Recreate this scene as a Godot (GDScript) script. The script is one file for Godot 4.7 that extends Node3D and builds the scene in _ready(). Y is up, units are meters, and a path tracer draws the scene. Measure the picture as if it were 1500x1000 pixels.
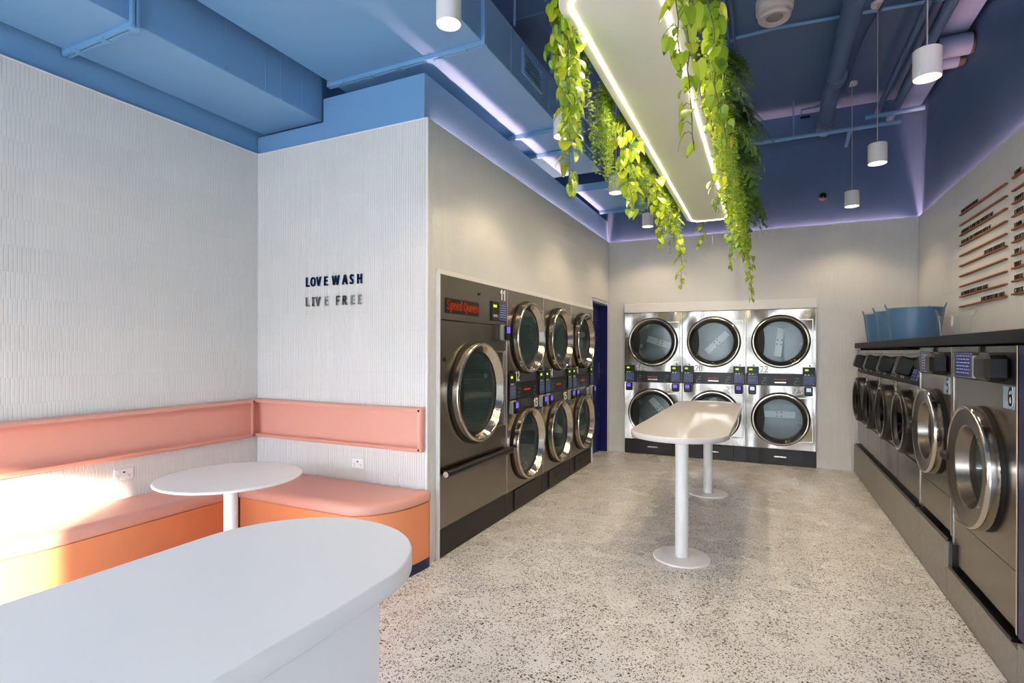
extends Node3D

# ---------------------------------------------------------------- mesh builder
class MB:
	var v := PackedVector3Array()
	var n := PackedVector3Array()
	var uv := PackedVector2Array()
	var ix := PackedInt32Array()

	# corners counter-clockwise seen from outside
	func quad(a: Vector3, b: Vector3, c: Vector3, d: Vector3) -> void:
		var nn := (b - a).cross(c - a)
		if nn.length() < 1e-12:
			nn = (c - a).cross(d - a)
		nn = nn.normalized()
		quadn(a, b, c, d, nn, nn, nn, nn)

	func quadn(a: Vector3, b: Vector3, c: Vector3, d: Vector3, na: Vector3, nb: Vector3, nc: Vector3, nd: Vector3) -> void:
		var s := v.size()
		v.append_array([a, b, c, d])
		n.append_array([na, nb, nc, nd])
		uv.append_array([Vector2(0, 1), Vector2(1, 1), Vector2(1, 0), Vector2(0, 0)])
		ix.append_array([s, s + 2, s + 1, s, s + 3, s + 2])

	func tri(a: Vector3, b: Vector3, c: Vector3) -> void:
		var nn := (b - a).cross(c - a).normalized()
		trin(a, b, c, nn, nn, nn)

	func trin(a: Vector3, b: Vector3, c: Vector3, na: Vector3, nb: Vector3, nc: Vector3) -> void:
		var s := v.size()
		v.append_array([a, b, c])
		n.append_array([na, nb, nc])
		uv.append_array([Vector2(0, 1), Vector2(1, 1), Vector2(0.5, 0)])
		ix.append_array([s, s + 2, s + 1])

	# box from lo to hi with chamfered edges
	func box(lo: Vector3, hi: Vector3, bevel := 0.0, t := Transform3D.IDENTITY) -> MB:
		var c := (lo + hi) / 2.0
		var h := (hi - lo) / 2.0
		var b: float = min(bevel, min(h.x, min(h.y, h.z)) * 0.95)
		var ax := [Vector3.RIGHT, Vector3.UP, Vector3.BACK]
		for a in 3:
			var b1 := (a + 1) % 3
			var b2 := (a + 2) % 3
			for s in [-1.0, 1.0]:
				var o: Vector3 = c + ax[a] * h[a] * s
				var u: Vector3 = ax[b1] * (h[b1] - b) * s
				var w: Vector3 = ax[b2] * (h[b2] - b)
				quad(t * (o - u - w), t * (o + u - w), t * (o + u + w), t * (o - u + w))
		if b > 0.0:
			for a in 3:
				var b1 := (a + 1) % 3
				var b2 := (a + 2) % 3
				for s1 in [-1.0, 1.0]:
					for s2 in [-1.0, 1.0]:
						var e: Vector3 = ax[a] * (h[a] - b)
						var p: Vector3 = c + ax[b1] * h[b1] * s1 + ax[b2] * (h[b2] - b) * s2
						var q: Vector3 = c + ax[b1] * (h[b1] - b) * s1 + ax[b2] * h[b2] * s2
						_edge(t, p, q, e, c)
			for sx in [-1.0, 1.0]:
				for sy in [-1.0, 1.0]:
					for sz in [-1.0, 1.0]:
						var k := Vector3(sx, sy, sz)
						var pa := c + Vector3(h.x * sx, (h.y - b) * sy, (h.z - b) * sz)
						var pb := c + Vector3((h.x - b) * sx, h.y * sy, (h.z - b) * sz)
						var pc := c + Vector3((h.x - b) * sx, (h.y - b) * sy, h.z * sz)
						if (pb - pa).cross(pc - pa).dot(k) > 0:
							tri(t * pa, t * pb, t * pc)
						else:
							tri(t * pa, t * pc, t * pb)
		return self

	func _edge(t: Transform3D, p: Vector3, q: Vector3, e: Vector3, c: Vector3) -> void:
		var mid := (p + q) / 2.0 - c
		mid -= e.normalized() * mid.dot(e.normalized())
		if (q - p).cross(e).dot(mid) > 0:
			quad(t * (p - e), t * (q - e), t * (q + e), t * (p + e))
		else:
			quad(t * (p + e), t * (q + e), t * (q - e), t * (p - e))

	# profile: array of Vector2(radius, height) turned about the z axis of t; smooth around, faceted along
	func lathe(prof: Array, seg: int, t := Transform3D.IDENTITY, soft := false) -> MB:
		var ns := []
		for i in prof.size() - 1:
			var d: Vector2 = prof[i + 1] - prof[i]
			ns.append(Vector2(d.y, -d.x).normalized())
		for i in prof.size() - 1:
			var p: Vector2 = prof[i]
			var q: Vector2 = prof[i + 1]
			var n0: Vector2 = ns[i]
			var n1: Vector2 = ns[i]
			if soft:
				if i > 0: n0 = (ns[i] + ns[i - 1]).normalized()
				if i < ns.size() - 1: n1 = (ns[i] + ns[i + 1]).normalized()
			for k in seg:
				var a0 := TAU * k / seg
				var a1 := TAU * (k + 1) / seg
				var c0 := Vector2(cos(a0), sin(a0))
				var c1 := Vector2(cos(a1), sin(a1))
				var A := t * Vector3(p.x * c0.x, p.x * c0.y, p.y)
				var B := t * Vector3(p.x * c1.x, p.x * c1.y, p.y)
				var C := t * Vector3(q.x * c1.x, q.x * c1.y, q.y)
				var D := t * Vector3(q.x * c0.x, q.x * c0.y, q.y)
				var NA := (t.basis * Vector3(n0.x * c0.x, n0.x * c0.y, n0.y)).normalized()
				var NB := (t.basis * Vector3(n0.x * c1.x, n0.x * c1.y, n0.y)).normalized()
				var NC := (t.basis * Vector3(n1.x * c1.x, n1.x * c1.y, n1.y)).normalized()
				var ND := (t.basis * Vector3(n1.x * c0.x, n1.x * c0.y, n1.y)).normalized()
				if p.x < 1e-6:
					trin(A, C, D, NA, NC, ND)
				elif q.x < 1e-6:
					trin(A, B, C, NA, NB, NC)
				else:
					quadn(A, B, C, D, NA, NB, NC, ND)
		return self

	func rod(a: Vector3, b: Vector3, r: float, seg := 12, cap := true) -> MB:
		var z := (b - a).normalized()
		var x := z.cross(Vector3.UP if abs(z.y) < 0.9 else Vector3.RIGHT).normalized()
		var y := z.cross(x)
		var t := Transform3D(Basis(x, y, z), a)
		var l := (b - a).length()
		lathe([Vector2(0, 0), Vector2(r, 0), Vector2(r, l), Vector2(0, l)] if cap else [Vector2(r, 0), Vector2(r, l)], seg, t)
		return self

	func tube(pts: Array, r: float, seg := 6, r1 := -1.0) -> MB:
		if r1 < 0: r1 = r
		var rings := []
		var nn := []
		var up := Vector3.RIGHT
		for i in pts.size():
			var d: Vector3 = (pts[min(i + 1, pts.size() - 1)] - pts[max(i - 1, 0)]).normalized()
			var x := (up - d * up.dot(d))
			if x.length() < 0.05: x = d.cross(Vector3(0.3, 0.5, 0.8))
			x = x.normalized()
			up = x
			var y := d.cross(x)
			var rr: float = lerp(r, r1, float(i) / (pts.size() - 1))
			var ring := []
			var nr := []
			for k in seg:
				var a := TAU * k / seg
				var o := x * cos(a) + y * sin(a)
				ring.append(pts[i] + o * rr)
				nr.append(o)
			rings.append(ring)
			nn.append(nr)
		for i in pts.size() - 1:
			for k in seg:
				var j := (k + 1) % seg
				quadn(rings[i][k], rings[i][j], rings[i + 1][j], rings[i + 1][k], nn[i][k], nn[i][j], nn[i + 1][j], nn[i + 1][k])
		return self

	# outline (convex-ish, counter-clockwise in local xy) swept through layers Vector2(inset, z), capped both ends
	func slab(outline: Array, layers: Array, t := Transform3D.IDENTITY, soft_out := true, cap0 := true, cap1 := true) -> MB:
		var m := outline.size()
		var on := []
		for i in m:
			var a: Vector2 = outline[(i + m - 1) % m]
			var b: Vector2 = outline[i]
			var c: Vector2 = outline[(i + 1) % m]
			var e1 := (b - a).normalized()
			var e2 := (c - b).normalized()
			var nn := Vector2(e1.y + e2.y, -e1.x - e2.x).normalized()
			on.append(nn)
		var rings := []
		for L in layers:
			var ring := []
			for i in m:
				var q: Vector2 = outline[i] - on[i] * L.x
				ring.append(t * Vector3(q.x, q.y, L.y))
			rings.append(ring)
		for l in layers.size() - 1:
			var d: Vector2 = layers[l + 1] - layers[l]
			var pn := Vector2(d.y, d.x).normalized()
			var p0 := pn
			var p1 := pn
			if l > 0:
				var e: Vector2 = layers[l] - layers[l - 1]
				p0 = (pn + Vector2(e.y, e.x).normalized()).normalized()
			if l < layers.size() - 2:
				var e: Vector2 = layers[l + 2] - layers[l + 1]
				p1 = (pn + Vector2(e.y, e.x).normalized()).normalized()
			for i in m:
				var j := (i + 1) % m
				var ni: Vector2 = on[i]
				var nj: Vector2 = on[j]
				if not soft_out or ni.dot(nj) < 0.6:
					var ed: Vector2 = (outline[j] - outline[i]).normalized()
					ni = Vector2(ed.y, -ed.x)
					nj = ni
				quadn(rings[l][i], rings[l][j], rings[l + 1][j], rings[l + 1][i],
					(t.basis * Vector3(ni.x * p0.x, ni.y * p0.x, p0.y)).normalized(), (t.basis * Vector3(nj.x * p0.x, nj.y * p0.x, p0.y)).normalized(),
					(t.basis * Vector3(nj.x * p1.x, nj.y * p1.x, p1.y)).normalized(), (t.basis * Vector3(ni.x * p1.x, ni.y * p1.x, p1.y)).normalized())
		for e in 2:
			if (e == 0 and not cap0) or (e == 1 and not cap1): continue
			var ring: Array = rings[0] if e == 0 else rings[-1]
			var pts := PackedVector2Array()
			for i in m:
				pts.append(outline[i] - on[i] * (layers[0].x if e == 0 else layers[-1].x))
			var tr := Geometry2D.triangulate_polygon(pts)
			var nn := (t.basis * Vector3(0, 0, -1.0 if e == 0 else 1.0)).normalized()
			for k in range(0, tr.size(), 3):
				var A: Vector3 = ring[tr[k]]
				var B: Vector3 = ring[tr[k + 1]]
				var C: Vector3 = ring[tr[k + 2]]
				if (B - A).cross(C - A).dot(nn) > 0:
					trin(A, B, C, nn, nn, nn)
				else:
					trin(A, C, B, nn, nn, nn)
		return self

	# rectangle x0..x1, y0..y1 at height z facing +z, with a round hole
	func holed(x0: float, x1: float, y0: float, y1: float, cx: float, cy: float, r: float, z: float) -> MB:
		var an := []
		for k in 64: an.append(TAU * k / 64.0)
		for c in [Vector2(x0, y0), Vector2(x1, y0), Vector2(x1, y1), Vector2(x0, y1)]:
			an.append(fposmod((c - Vector2(cx, cy)).angle(), TAU))
		an.sort()
		var outer := []
		for a in an:
			var d := Vector2(cos(a), sin(a))
			var s := 1e9
			if d.x > 1e-6: s = min(s, (x1 - cx) / d.x)
			if d.x < -1e-6: s = min(s, (x0 - cx) / d.x)
			if d.y > 1e-6: s = min(s, (y1 - cy) / d.y)
			if d.y < -1e-6: s = min(s, (y0 - cy) / d.y)
			outer.append(Vector3(cx + d.x * s, cy + d.y * s, z))
		for k in an.size():
			var j := (k + 1) % an.size()
			if abs(an[k] - an[j]) < 1e-5: continue
			var ia := Vector3(cx + r * cos(an[k]), cy + r * sin(an[k]), z)
			var ib := Vector3(cx + r * cos(an[j]), cy + r * sin(an[j]), z)
			var nn := Vector3(0, 0, 1)
			quadn(ia, outer[k], outer[j], ib, nn, nn, nn, nn)
		return self

	func mesh() -> ArrayMesh:
		var a := []
		a.resize(Mesh.ARRAY_MAX)
		a[Mesh.ARRAY_VERTEX] = v
		a[Mesh.ARRAY_NORMAL] = n
		a[Mesh.ARRAY_TEX_UV] = uv
		a[Mesh.ARRAY_INDEX] = ix
		var m := ArrayMesh.new()
		m.add_surface_from_arrays(Mesh.PRIMITIVE_TRIANGLES, a)
		return m

# ---------------------------------------------------------------- scene helpers
var M := {}
var taken := {}
var rng := RandomNumberGenerator.new()

func numbered(s: String) -> String:
	if not taken.has(s):
		taken[s] = 0
		return s
	taken[s] += 1
	return "%s_%03d" % [s, taken[s]]

func obj(called: String, mesh, mat: Material, parent: Node = null, t := Transform3D.IDENTITY) -> MeshInstance3D:
	var o := MeshInstance3D.new()
	o.mesh = mesh.mesh() if mesh is MB else mesh
	o.material_override = mat
	o.transform = t
	if parent == null or parent == self:
		o.name = numbered(called)
		add_child(o)
	else:
		o.name = called
		parent.add_child(o, true)
	return o

func tag(o: Node, label: String, category: String, group := "") -> Node:
	o.set_meta("label", label)
	o.set_meta("category", category)
	if group != "": o.set_meta("group", group)
	return o

func thing(called: String, label: String, category: String, at := Vector3.ZERO, turn := 0.0, group := "") -> Node3D:
	var o := Node3D.new()
	o.name = numbered(called)
	add_child(o)
	o.position = at
	o.rotation.y = turn
	tag(o, label, category, group)
	return o

func struct(called: String, mesh, mat: Material) -> MeshInstance3D:
	var o := obj(called, mesh, mat)
	o.set_meta("kind", "structure")
	return o

func bx(x0: float, x1: float, y0: float, y1: float, z0: float, z1: float, b := 0.0) -> MB:
	return MB.new().box(Vector3(x0, y0, z0), Vector3(x1, y1, z1), b)

func mat(c: Color, rough := 0.5, metal := 0.0, spec := 0.5) -> StandardMaterial3D:
	var m := StandardMaterial3D.new()
	m.albedo_color = c
	m.roughness = rough
	m.metallic = metal
	m.metallic_specular = spec
	return m

func glow(c: Color, e: float) -> StandardMaterial3D:
	var m := mat(c, 0.5)
	m.emission_enabled = true
	m.emission = c
	m.emission_energy_multiplier = e
	return m

func noise_tex(seed_: int, freq: float, size: int, lo: Color, hi: Color, oct := 4, as_normal := false, bump := 1.0) -> ImageTexture:
	var f := FastNoiseLite.new()
	f.seed = seed_
	f.frequency = freq
	f.fractal_octaves = oct
	f.noise_type = FastNoiseLite.TYPE_SIMPLEX_SMOOTH
	var im := f.get_seamless_image(size, size)
	if as_normal:
		im.convert(Image.FORMAT_RGBA8)
		im.bump_map_to_normal_map(bump)
		return ImageTexture.create_from_image(im)
	var g := im.get_data()
	var out := PackedByteArray()
	out.resize(size * size * 3)
	for i in size * size:
		var t := g[i] / 255.0
		out[i * 3] = int(255 * lerp(lo.r, hi.r, t))
		out[i * 3 + 1] = int(255 * lerp(lo.g, hi.g, t))
		out[i * 3 + 2] = int(255 * lerp(lo.b, hi.b, t))
	return ImageTexture.create_from_image(Image.create_from_data(size, size, false, Image.FORMAT_RGB8, out))

func tri(m: StandardMaterial3D, scale: float) -> StandardMaterial3D:
	m.uv1_triplanar = true
	m.uv1_world_triplanar = true
	m.uv1_scale = Vector3.ONE * scale
	m.uv1_triplanar_sharpness = 8.0
	return m

func rounded(x0: float, x1: float, y0: float, y1: float, r: float, seg := 6) -> Array:
	var out := []
	for q in [[x1 - r, y0 + r, -PI / 2], [x1 - r, y1 - r, 0.0], [x0 + r, y1 - r, PI / 2], [x0 + r, y0 + r, PI]]:
		for k in seg + 1:
			var a: float = q[2] + PI / 2 * k / seg
			out.append(Vector2(q[0] + r * cos(a), q[1] + r * sin(a)))
	return out

# outlines in plan: local x = world x, local y = -world z, local z = world y
func plan(y := 0.0) -> Transform3D:
	return Transform3D(Basis(Vector3(1, 0, 0), Vector3(0, 0, -1), Vector3(0, 1, 0)), Vector3(0, y, 0))

func stadium(cx: float, hw: float, z_near: float, z_far: float, seg := 24) -> Array:
	# z_near > z_far are the extreme ends; half-circle ends
	var out := []
	for k in seg + 1:
		var a := PI + PI * k / seg
		out.append(Vector2(cx + hw * cos(a), -(z_near - hw) + hw * sin(a)))
	for k in seg + 1:
		var a := PI * k / seg
		out.append(Vector2(cx + hw * cos(a), -(z_far + hw) + hw * sin(a)))
	return out

func text(called: String, s: String, h: float, depth: float, m: Material, parent: Node, t: Transform3D, squeeze := 1.0, align := 1, bold := 0.0) -> MeshInstance3D:
	var k := s + str(depth) + str(align) + str(bold)
	if not text_cache.has(k):
		var tm := TextMesh.new()
		tm.text = s
		var f := SystemFont.new()
		f.font_names = PackedStringArray(["Droid Sans"])
		f.font_weight = 700
		tm.font = f
		tm.font_size = 64
		tm.pixel_size = 1.0 / 64.0 / 0.72
		tm.depth = depth
		tm.horizontal_alignment = align
		tm.vertical_alignment = VERTICAL_ALIGNMENT_CENTER
		tm.curve_step = 1.5
		if bold > 0.0:
			var stl := SurfaceTool.new()
			for o in [Vector2(-1, 0), Vector2(1, 0), Vector2(0, 0.5), Vector2(0, -0.5)]:
				stl.append_from(tm, 0, Transform3D(Basis.IDENTITY, Vector3(o.x * bold * 0.03, o.y * bold * 0.03, 0.0002 * o.x + 0.0004 * o.y)))
			text_cache[k] = stl.commit()
		else:
			text_cache[k] = tm
	return obj(called, text_cache[k], m, parent, t * Transform3D(Basis.from_scale(Vector3(h * squeeze, h, 1.0))))
var text_cache := {}

func at(x: float, y: float, z: float) -> Transform3D:
	return Transform3D(Basis.IDENTITY, Vector3(x, y, z))

func area_light(called: String, pos: Vector3, size: Vector2, dir: Vector3, along: Vector3, c: Color, e: float) -> AreaLight3D:
	var l := AreaLight3D.new()
	l.name = called
	add_child(l, true)
	var z := -dir.normalized()
	var x := along.normalized()
	l.transform = Transform3D(Basis(x, z.cross(x), z), pos)
	l.area_size = size
	l.light_color = c
	l.light_energy = e
	l.shadow_enabled = true
	l.area_range = 20.0
	return l

# ---------------------------------------------------------------- key dimensions (metres, camera stands over the origin)
const XD := -2.137    # tiled wall with dryers
const XL := -3.82     # tiled wall with bench
const XR := 1.658     # tiled wall on the right
const ZC := -3.13     # tiled wall with the lettering
const ZB := -7.93     # back wall
const H := 3.124      # top of the tiles
const SLAB := 4.6
const XP := 1.0       # plinth front
const ZF := 1.35      # shopfront

func _ready() -> void:
	rng.seed = 7
	_camera_and_light()
	_materials()
	_shell()
	_tiles()
	_ceiling()
	_coves()
	_furniture()
	_machines()
	_right_side()
	_canopy()
	_pendants()
	_details()

# ---------------------------------------------------------------- camera, sky, sun
const SUN_E := 10.0
const SKY_E := 38.5
const EXPOSURE := 1.0
const WARM := Color(1.0, 0.88, 0.73)
const COVE := Color(1.0, 0.69, 0.63)
const CANOPY := Color(1.0, 0.91, 0.78)
const PENDANT_E := 0.92
const COVE_E := 1.7
const CANOPY_E := 0.7

func _camera_and_light() -> void:
	var cam := Camera3D.new()
	cam.name = "camera"
	add_child(cam)
	var f := 785.92
	cam.projection = Camera3D.PROJECTION_FRUSTUM
	cam.near = 0.05
	cam.far = 100.0
	cam.size = 1000.0 / f * cam.near
	cam.frustum_offset = Vector2(0, 13.14 / f * cam.near)
	cam.position = Vector3(0, 1.5, 0)
	cam.rotation = Vector3(0, 0.4423, -0.0024 * -1.0)
	cam.current = true

	var sky_m := ProceduralSkyMaterial.new()
	sky_m.sky_top_color = Color(0.68, 0.76, 0.87)
	sky_m.sky_horizon_color = Color(0.915, 0.92, 0.925)
	sky_m.ground_horizon_color = Color(0.70, 0.70, 0.68)
	sky_m.ground_bottom_color = Color(0.45, 0.45, 0.44)
	sky_m.sun_angle_max = 1.0
	var sky := Sky.new()
	sky.sky_material = sky_m
	var env := Environment.new()
	env.background_mode = Environment.BG_SKY
	env.sky = sky
	env.background_energy_multiplier = SKY_E
	env.tonemap_mode = Environment.TONE_MAPPER_LINEAR
	env.tonemap_exposure = EXPOSURE
	env.sdfgi_enabled = true
	env.ssao_enabled = true
	env.ssil_enabled = true
	var we := WorldEnvironment.new()
	we.name = "world_environment"
	we.environment = env
	add_child(we)

	var sun := DirectionalLight3D.new()
	sun.name = "sun"
	add_child(sun)
	var az := deg_to_rad(38.0)
	var el := deg_to_rad(14.0)
	var dir := Vector3(-sin(az) * cos(el), -sin(el), -cos(az) * cos(el))
	sun.look_at_from_position(Vector3.ZERO, dir)
	sun.light_color = Color(1.0, 0.93, 0.82)
	sun.light_energy = SUN_E
	sun.light_angular_distance = 1.2
	sun.shadow_enabled = true
	sun.sky_mode = DirectionalLight3D.SKY_MODE_LIGHT_ONLY

# ---------------------------------------------------------------- materials
func _floor_texture() -> ImageTexture:
	var S := 2048
	var f := FastNoiseLite.new()
	f.seed = 3
	f.frequency = 0.004
	f.fractal_octaves = 4
	var base := f.get_seamless_image(S, S).get_data()
	f.seed = 11
	f.frequency = 0.0035
	f.fractal_octaves = 2
	var dens := f.get_seamless_image(S, S).get_data()
	f.seed = 5
	f.frequency = 0.18
	f.fractal_octaves = 2
	var fine := f.get_seamless_image(S, S).get_data()
	var px := PackedByteArray()
	px.resize(S * S * 3)
	for i in S * S:
		var t := (base[i] - 128) * 0.06 + (fine[i] - 128) * 0.10
		px[i * 3] = clampi(int(224 + t), 0, 255)
		px[i * 3 + 1] = clampi(int(222 + t), 0, 255)
		px[i * 3 + 2] = clampi(int(218 + t), 0, 255)
	var r := RandomNumberGenerator.new()
	r.seed = 21
	var tones := [Color8(76, 72, 68), Color8(96, 90, 84), Color8(60, 57, 55), Color8(118, 104, 92), Color8(130, 124, 118), Color8(206, 202, 194), Color8(104, 96, 90)]
	for k in 66000:
		var cx := r.randi() % S
		var cy := r.randi() % S
		var dd := dens[cy * S + cx] / 255.0
		if r.randf() > smoothstep(0.15, 0.60, dd) * 0.55 + 0.45: continue
		var c: Color = tones[r.randi() % tones.size()]
		var ra := r.randf_range(1.3, 3.3) * (1.7 if r.randf() < 0.12 else 1.0)
		var rb := ra * r.randf_range(0.5, 1.0)
		var an := r.randf() * PI
		var ca := cos(an)
		var sa := sin(an)
		var R := int(ceil(ra))
		for dy in range(-R, R + 1):
			for dx in range(-R, R + 1):
				var u := (dx * ca + dy * sa) / ra
				var w := (-dx * sa + dy * ca) / rb
				if u * u + w * w > 1.0: continue
				var q := (posmod(cy + dy, S) * S + posmod(cx + dx, S)) * 3
				px[q] = int(c.r * 255)
				px[q + 1] = int(c.g * 255)
				px[q + 2] = int(c.b * 255)
	return ImageTexture.create_from_image(Image.create_from_data(S, S, false, Image.FORMAT_RGB8, px))

func _sticker(w: int, h: int, bg: Color, ink: Color, rows: int, seed_: int) -> ImageTexture:
	var im := Image.create(w, h, false, Image.FORMAT_RGB8)
	im.fill(ink)
	im.fill_rect(Rect2i(2, 2, w - 4, h - 4), bg)
	var r := RandomNumberGenerator.new()
	r.seed = seed_
	for k in rows:
		var y := int(h * (0.10 + 0.84 * k / rows))
		var x := int(w * 0.12)
		while x < w * 0.86:
			var l := r.randi_range(int(w * 0.06), int(w * 0.2))
			im.fill_rect(Rect2i(x, y, min(l, int(w * 0.9) - x), max(2, int(h * 0.3 / rows))), ink)
			x += l + int(w * 0.04)
	return ImageTexture.create_from_image(im)

func _wave_normals() -> ImageTexture:
	var S := 256
	var r := RandomNumberGenerator.new()
	r.seed = 51
	var w := []
	for k in 12:
		var kx := r.randi_range(-5, 5)
		var ky := r.randi_range(-3, 3)
		w.append([kx, ky, r.randf() * TAU, 1.0 / (1.0 + 0.5 * sqrt(kx * kx + ky * ky))])
	var px := PackedByteArray()
	px.resize(S * S * 3)
	for y in S:
		for x in S:
			var gx := 0.0
			var gy := 0.0
			for e in w:
				var c: float = cos(TAU * (e[0] * x + e[1] * y) / S + e[2]) * e[3]
				gx += c * e[0]
				gy += c * e[1]
			var n := Vector3(-gx * 0.09, -gy * 0.09, 1.0).normalized()
			var i := (y * S + x) * 3
			px[i] = int(n.x * 127.0 + 128.0)
			px[i + 1] = int(n.y * 127.0 + 128.0)
			px[i + 2] = int(n.z * 127.0 + 128.0)
	return ImageTexture.create_from_image(Image.create_from_data(S, S, false, Image.FORMAT_RGB8, px))

func _materials() -> void:
	var fl := mat(Color(1, 1, 1), 0.24)
	fl.albedo_texture = _floor_texture()
	fl.roughness = 1.0
	fl.roughness_texture = noise_tex(31, 0.01, 512, Color(0.20, 0.20, 0.20), Color(0.34, 0.34, 0.34))
	M.floor = tri(fl, 1.0 / 2.6)
	M.tile = mat(Color(0.875, 0.875, 0.865), 0.22)
	M.tile2 = mat(Color(0.87, 0.87, 0.86), 0.24)
	M.tile3 = mat(Color(0.88, 0.88, 0.87), 0.21)
	M.grout = mat(Color(0.84, 0.84, 0.83), 0.8)
	M.white_wall = mat(Color(0.88, 0.875, 0.86), 0.5)
	var blue := mat(Color(0.455, 0.64, 0.81), 0.34)
	M.blue = blue
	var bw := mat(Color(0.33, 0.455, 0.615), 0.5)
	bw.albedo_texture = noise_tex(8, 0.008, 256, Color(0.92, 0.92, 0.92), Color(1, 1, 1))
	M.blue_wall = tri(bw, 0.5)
	M.blue_slab = mat(Color(0.33, 0.44, 0.58), 0.55)
	M.blue_flange = mat(Color(0.45, 0.65, 0.82), 0.35)
	M.white_paint = mat(Color(0.92, 0.92, 0.91), 0.35)
	M.white_gloss = mat(Color(0.86, 0.85, 0.84), 0.06)
	M.white_satin = mat(Color(0.94, 0.94, 0.935), 0.4)
	M.counter = mat(Color(0.95, 0.953, 0.957), 0.3)
	var pk := mat(Color(0.91, 0.66, 0.59), 0.42)
	pk.normal_enabled = true
	pk.normal_texture = noise_tex(41, 0.06, 256, Color.BLACK, Color.WHITE, 3, true, 2.0)
	pk.normal_scale = 0.12
	M.vinyl = tri(pk, 3.0)
	M.orange = mat(Color(0.97, 0.61, 0.42), 0.38)
	M.navy = mat(Color(0.09, 0.12, 0.30), 0.35)
	M.navy_door = mat(Color(0.05, 0.07, 0.38), 0.4)
	M.navy_shelf = mat(Color(0.09, 0.095, 0.14), 0.5, 0.0, 0.3)
	var wave := _wave_normals()
	var st := mat(Color(0.56, 0.53, 0.49), 0.27, 1.0)
	st.normal_enabled = true
	st.normal_texture = wave
	st.normal_scale = 0.05
	M.steel = tri(st, 0.55)
	var sw := mat(Color(0.70, 0.675, 0.64), 0.18, 1.0)
	sw.normal_enabled = true
	sw.normal_texture = wave
	sw.normal_scale = 0.34
	M.steel_wavy = tri(sw, 0.55)
	M.steel_ring = mat(Color(0.80, 0.77, 0.72), 0.14, 1.0)
	M.steel_edge = mat(Color(0.82, 0.80, 0.77), 0.25, 1.0)
	M.black = mat(Color(0.03, 0.03, 0.032), 0.35)
	M.black_matte = mat(Color(0.045, 0.042, 0.04), 0.6)
	M.black_gloss = mat(Color(0.02, 0.02, 0.022), 0.08)
	M.toe = mat(Color(0.10, 0.09, 0.085), 0.45)
	M.rubber = mat(Color(0.025, 0.025, 0.025), 0.55)
	var dr := mat(Color(0.46, 0.51, 0.51), 0.34, 0.7)
	var di := Image.create(64, 64, false, Image.FORMAT_RGB8)
	di.fill(Color(1, 1, 1))
	for y in range(0, 64, 16):
		for x in range(0, 64, 16):
			di.fill_rect(Rect2i(x + (8 if (y / 16) % 2 else 0) % 16, y, 6, 6), Color(0.25, 0.27, 0.27))
	dr.albedo_texture = ImageTexture.create_from_image(di)
	M.drum = tri(dr, 14.0)
	M.drum_plate = mat(Color(0.78, 0.82, 0.80), 0.35, 0.3)
	var gl := mat(Color(0.55, 0.72, 0.72, 0.07), 0.03)
	gl.transparency = BaseMaterial3D.TRANSPARENCY_ALPHA
	M.glass = gl
	var gw := mat(Color(0.95, 0.97, 0.97, 0.04), 0.01)
	gw.transparency = BaseMaterial3D.TRANSPARENCY_ALPHA
	M.pane = gw
	var cl := mat(Color(0.75, 0.75, 0.80, 0.06), 0.1)
	cl.transparency = BaseMaterial3D.TRANSPARENCY_ALPHA
	M.clear = cl
	M.number = mat(Color(0.93, 0.93, 0.92), 0.4)
	M.red_print = mat(Color(1.0, 0.32, 0.10), 0.5)
	M.lcd = glow(Color(0.72, 0.85, 0.12), 1.0)
	M.screen = glow(Color(0.42, 0.34, 0.95), 0.9)
	M.screen_pale = glow(Color(0.72, 0.80, 0.92), 0.7)
	M.btn_white = mat(Color(0.75, 0.77, 0.75), 0.5)
	M.btn_green = mat(Color(0.20, 0.55, 0.38), 0.5)
	var s1 := mat(Color(1, 1, 1), 0.4)
	s1.albedo_texture = _sticker(64, 72, Color(0.16, 0.22, 0.46), Color(0.62, 0.68, 0.85), 5, 3)
	M.sticker = s1
	var s2 := mat(Color(1, 1, 1), 0.4)
	s2.albedo_texture = _sticker(96, 128, Color(0.11, 0.16, 0.45), Color(0.72, 0.76, 0.88), 6, 9)
	M.sticker_tall = s2
	M.grey_plastic = mat(Color(0.62, 0.64, 0.62), 0.5)
	M.acrylic = mat(Color(0.55, 0.64, 0.70), 0.2)
	var wd := mat(Color(1, 1, 1), 0.55)
	wd.albedo_texture = noise_tex(61, 0.02, 256, Color(0.52, 0.30, 0.15), Color(0.70, 0.44, 0.24))
	wd.uv1_triplanar = true
	wd.uv1_world_triplanar = true
	wd.uv1_scale = Vector3(6, 6, 0.7)
	M.wood = wd
	M.letter_black = mat(Color(0.05, 0.045, 0.04), 0.5)
	M.letter_blue = mat(Color(0.11, 0.30, 0.54), 0.4)
	M.letter_grey = mat(Color(0.70, 0.71, 0.70), 0.4)
	var pt := mat(Color(1, 1, 1), 0.45)
	pt.albedo_texture = noise_tex(71, 0.05, 256, Color(0.50, 0.48, 0.45), Color(0.56, 0.54, 0.51))
	M.plinth = tri(pt, 1.5)
	M.tub = mat(Color(0.35, 0.51, 0.67), 0.32)
	M.led_warm = glow(Color(1.0, 0.93, 0.80), 9.0)
	M.led_cove = glow(Color(0.97, 0.88, 1.0), 4.0)
	M.lens = glow(Color(1.0, 0.92, 0.78), 7.0)
	M.cord = mat(Color(0.75, 0.75, 0.74), 0.5)
	M.speaker = mat(Color(0.80, 0.79, 0.77), 0.6)
	M.grille = mat(Color(0.55, 0.54, 0.53), 0.8)
	M.asphalt = mat(Color(0.55, 0.54, 0.52), 0.9)
	M.light_blocker = mat(Color(0.62, 0.60, 0.57), 0.85)
	M.alu = mat(Color(0.25, 0.26, 0.27), 0.4, 0.6)
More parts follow.
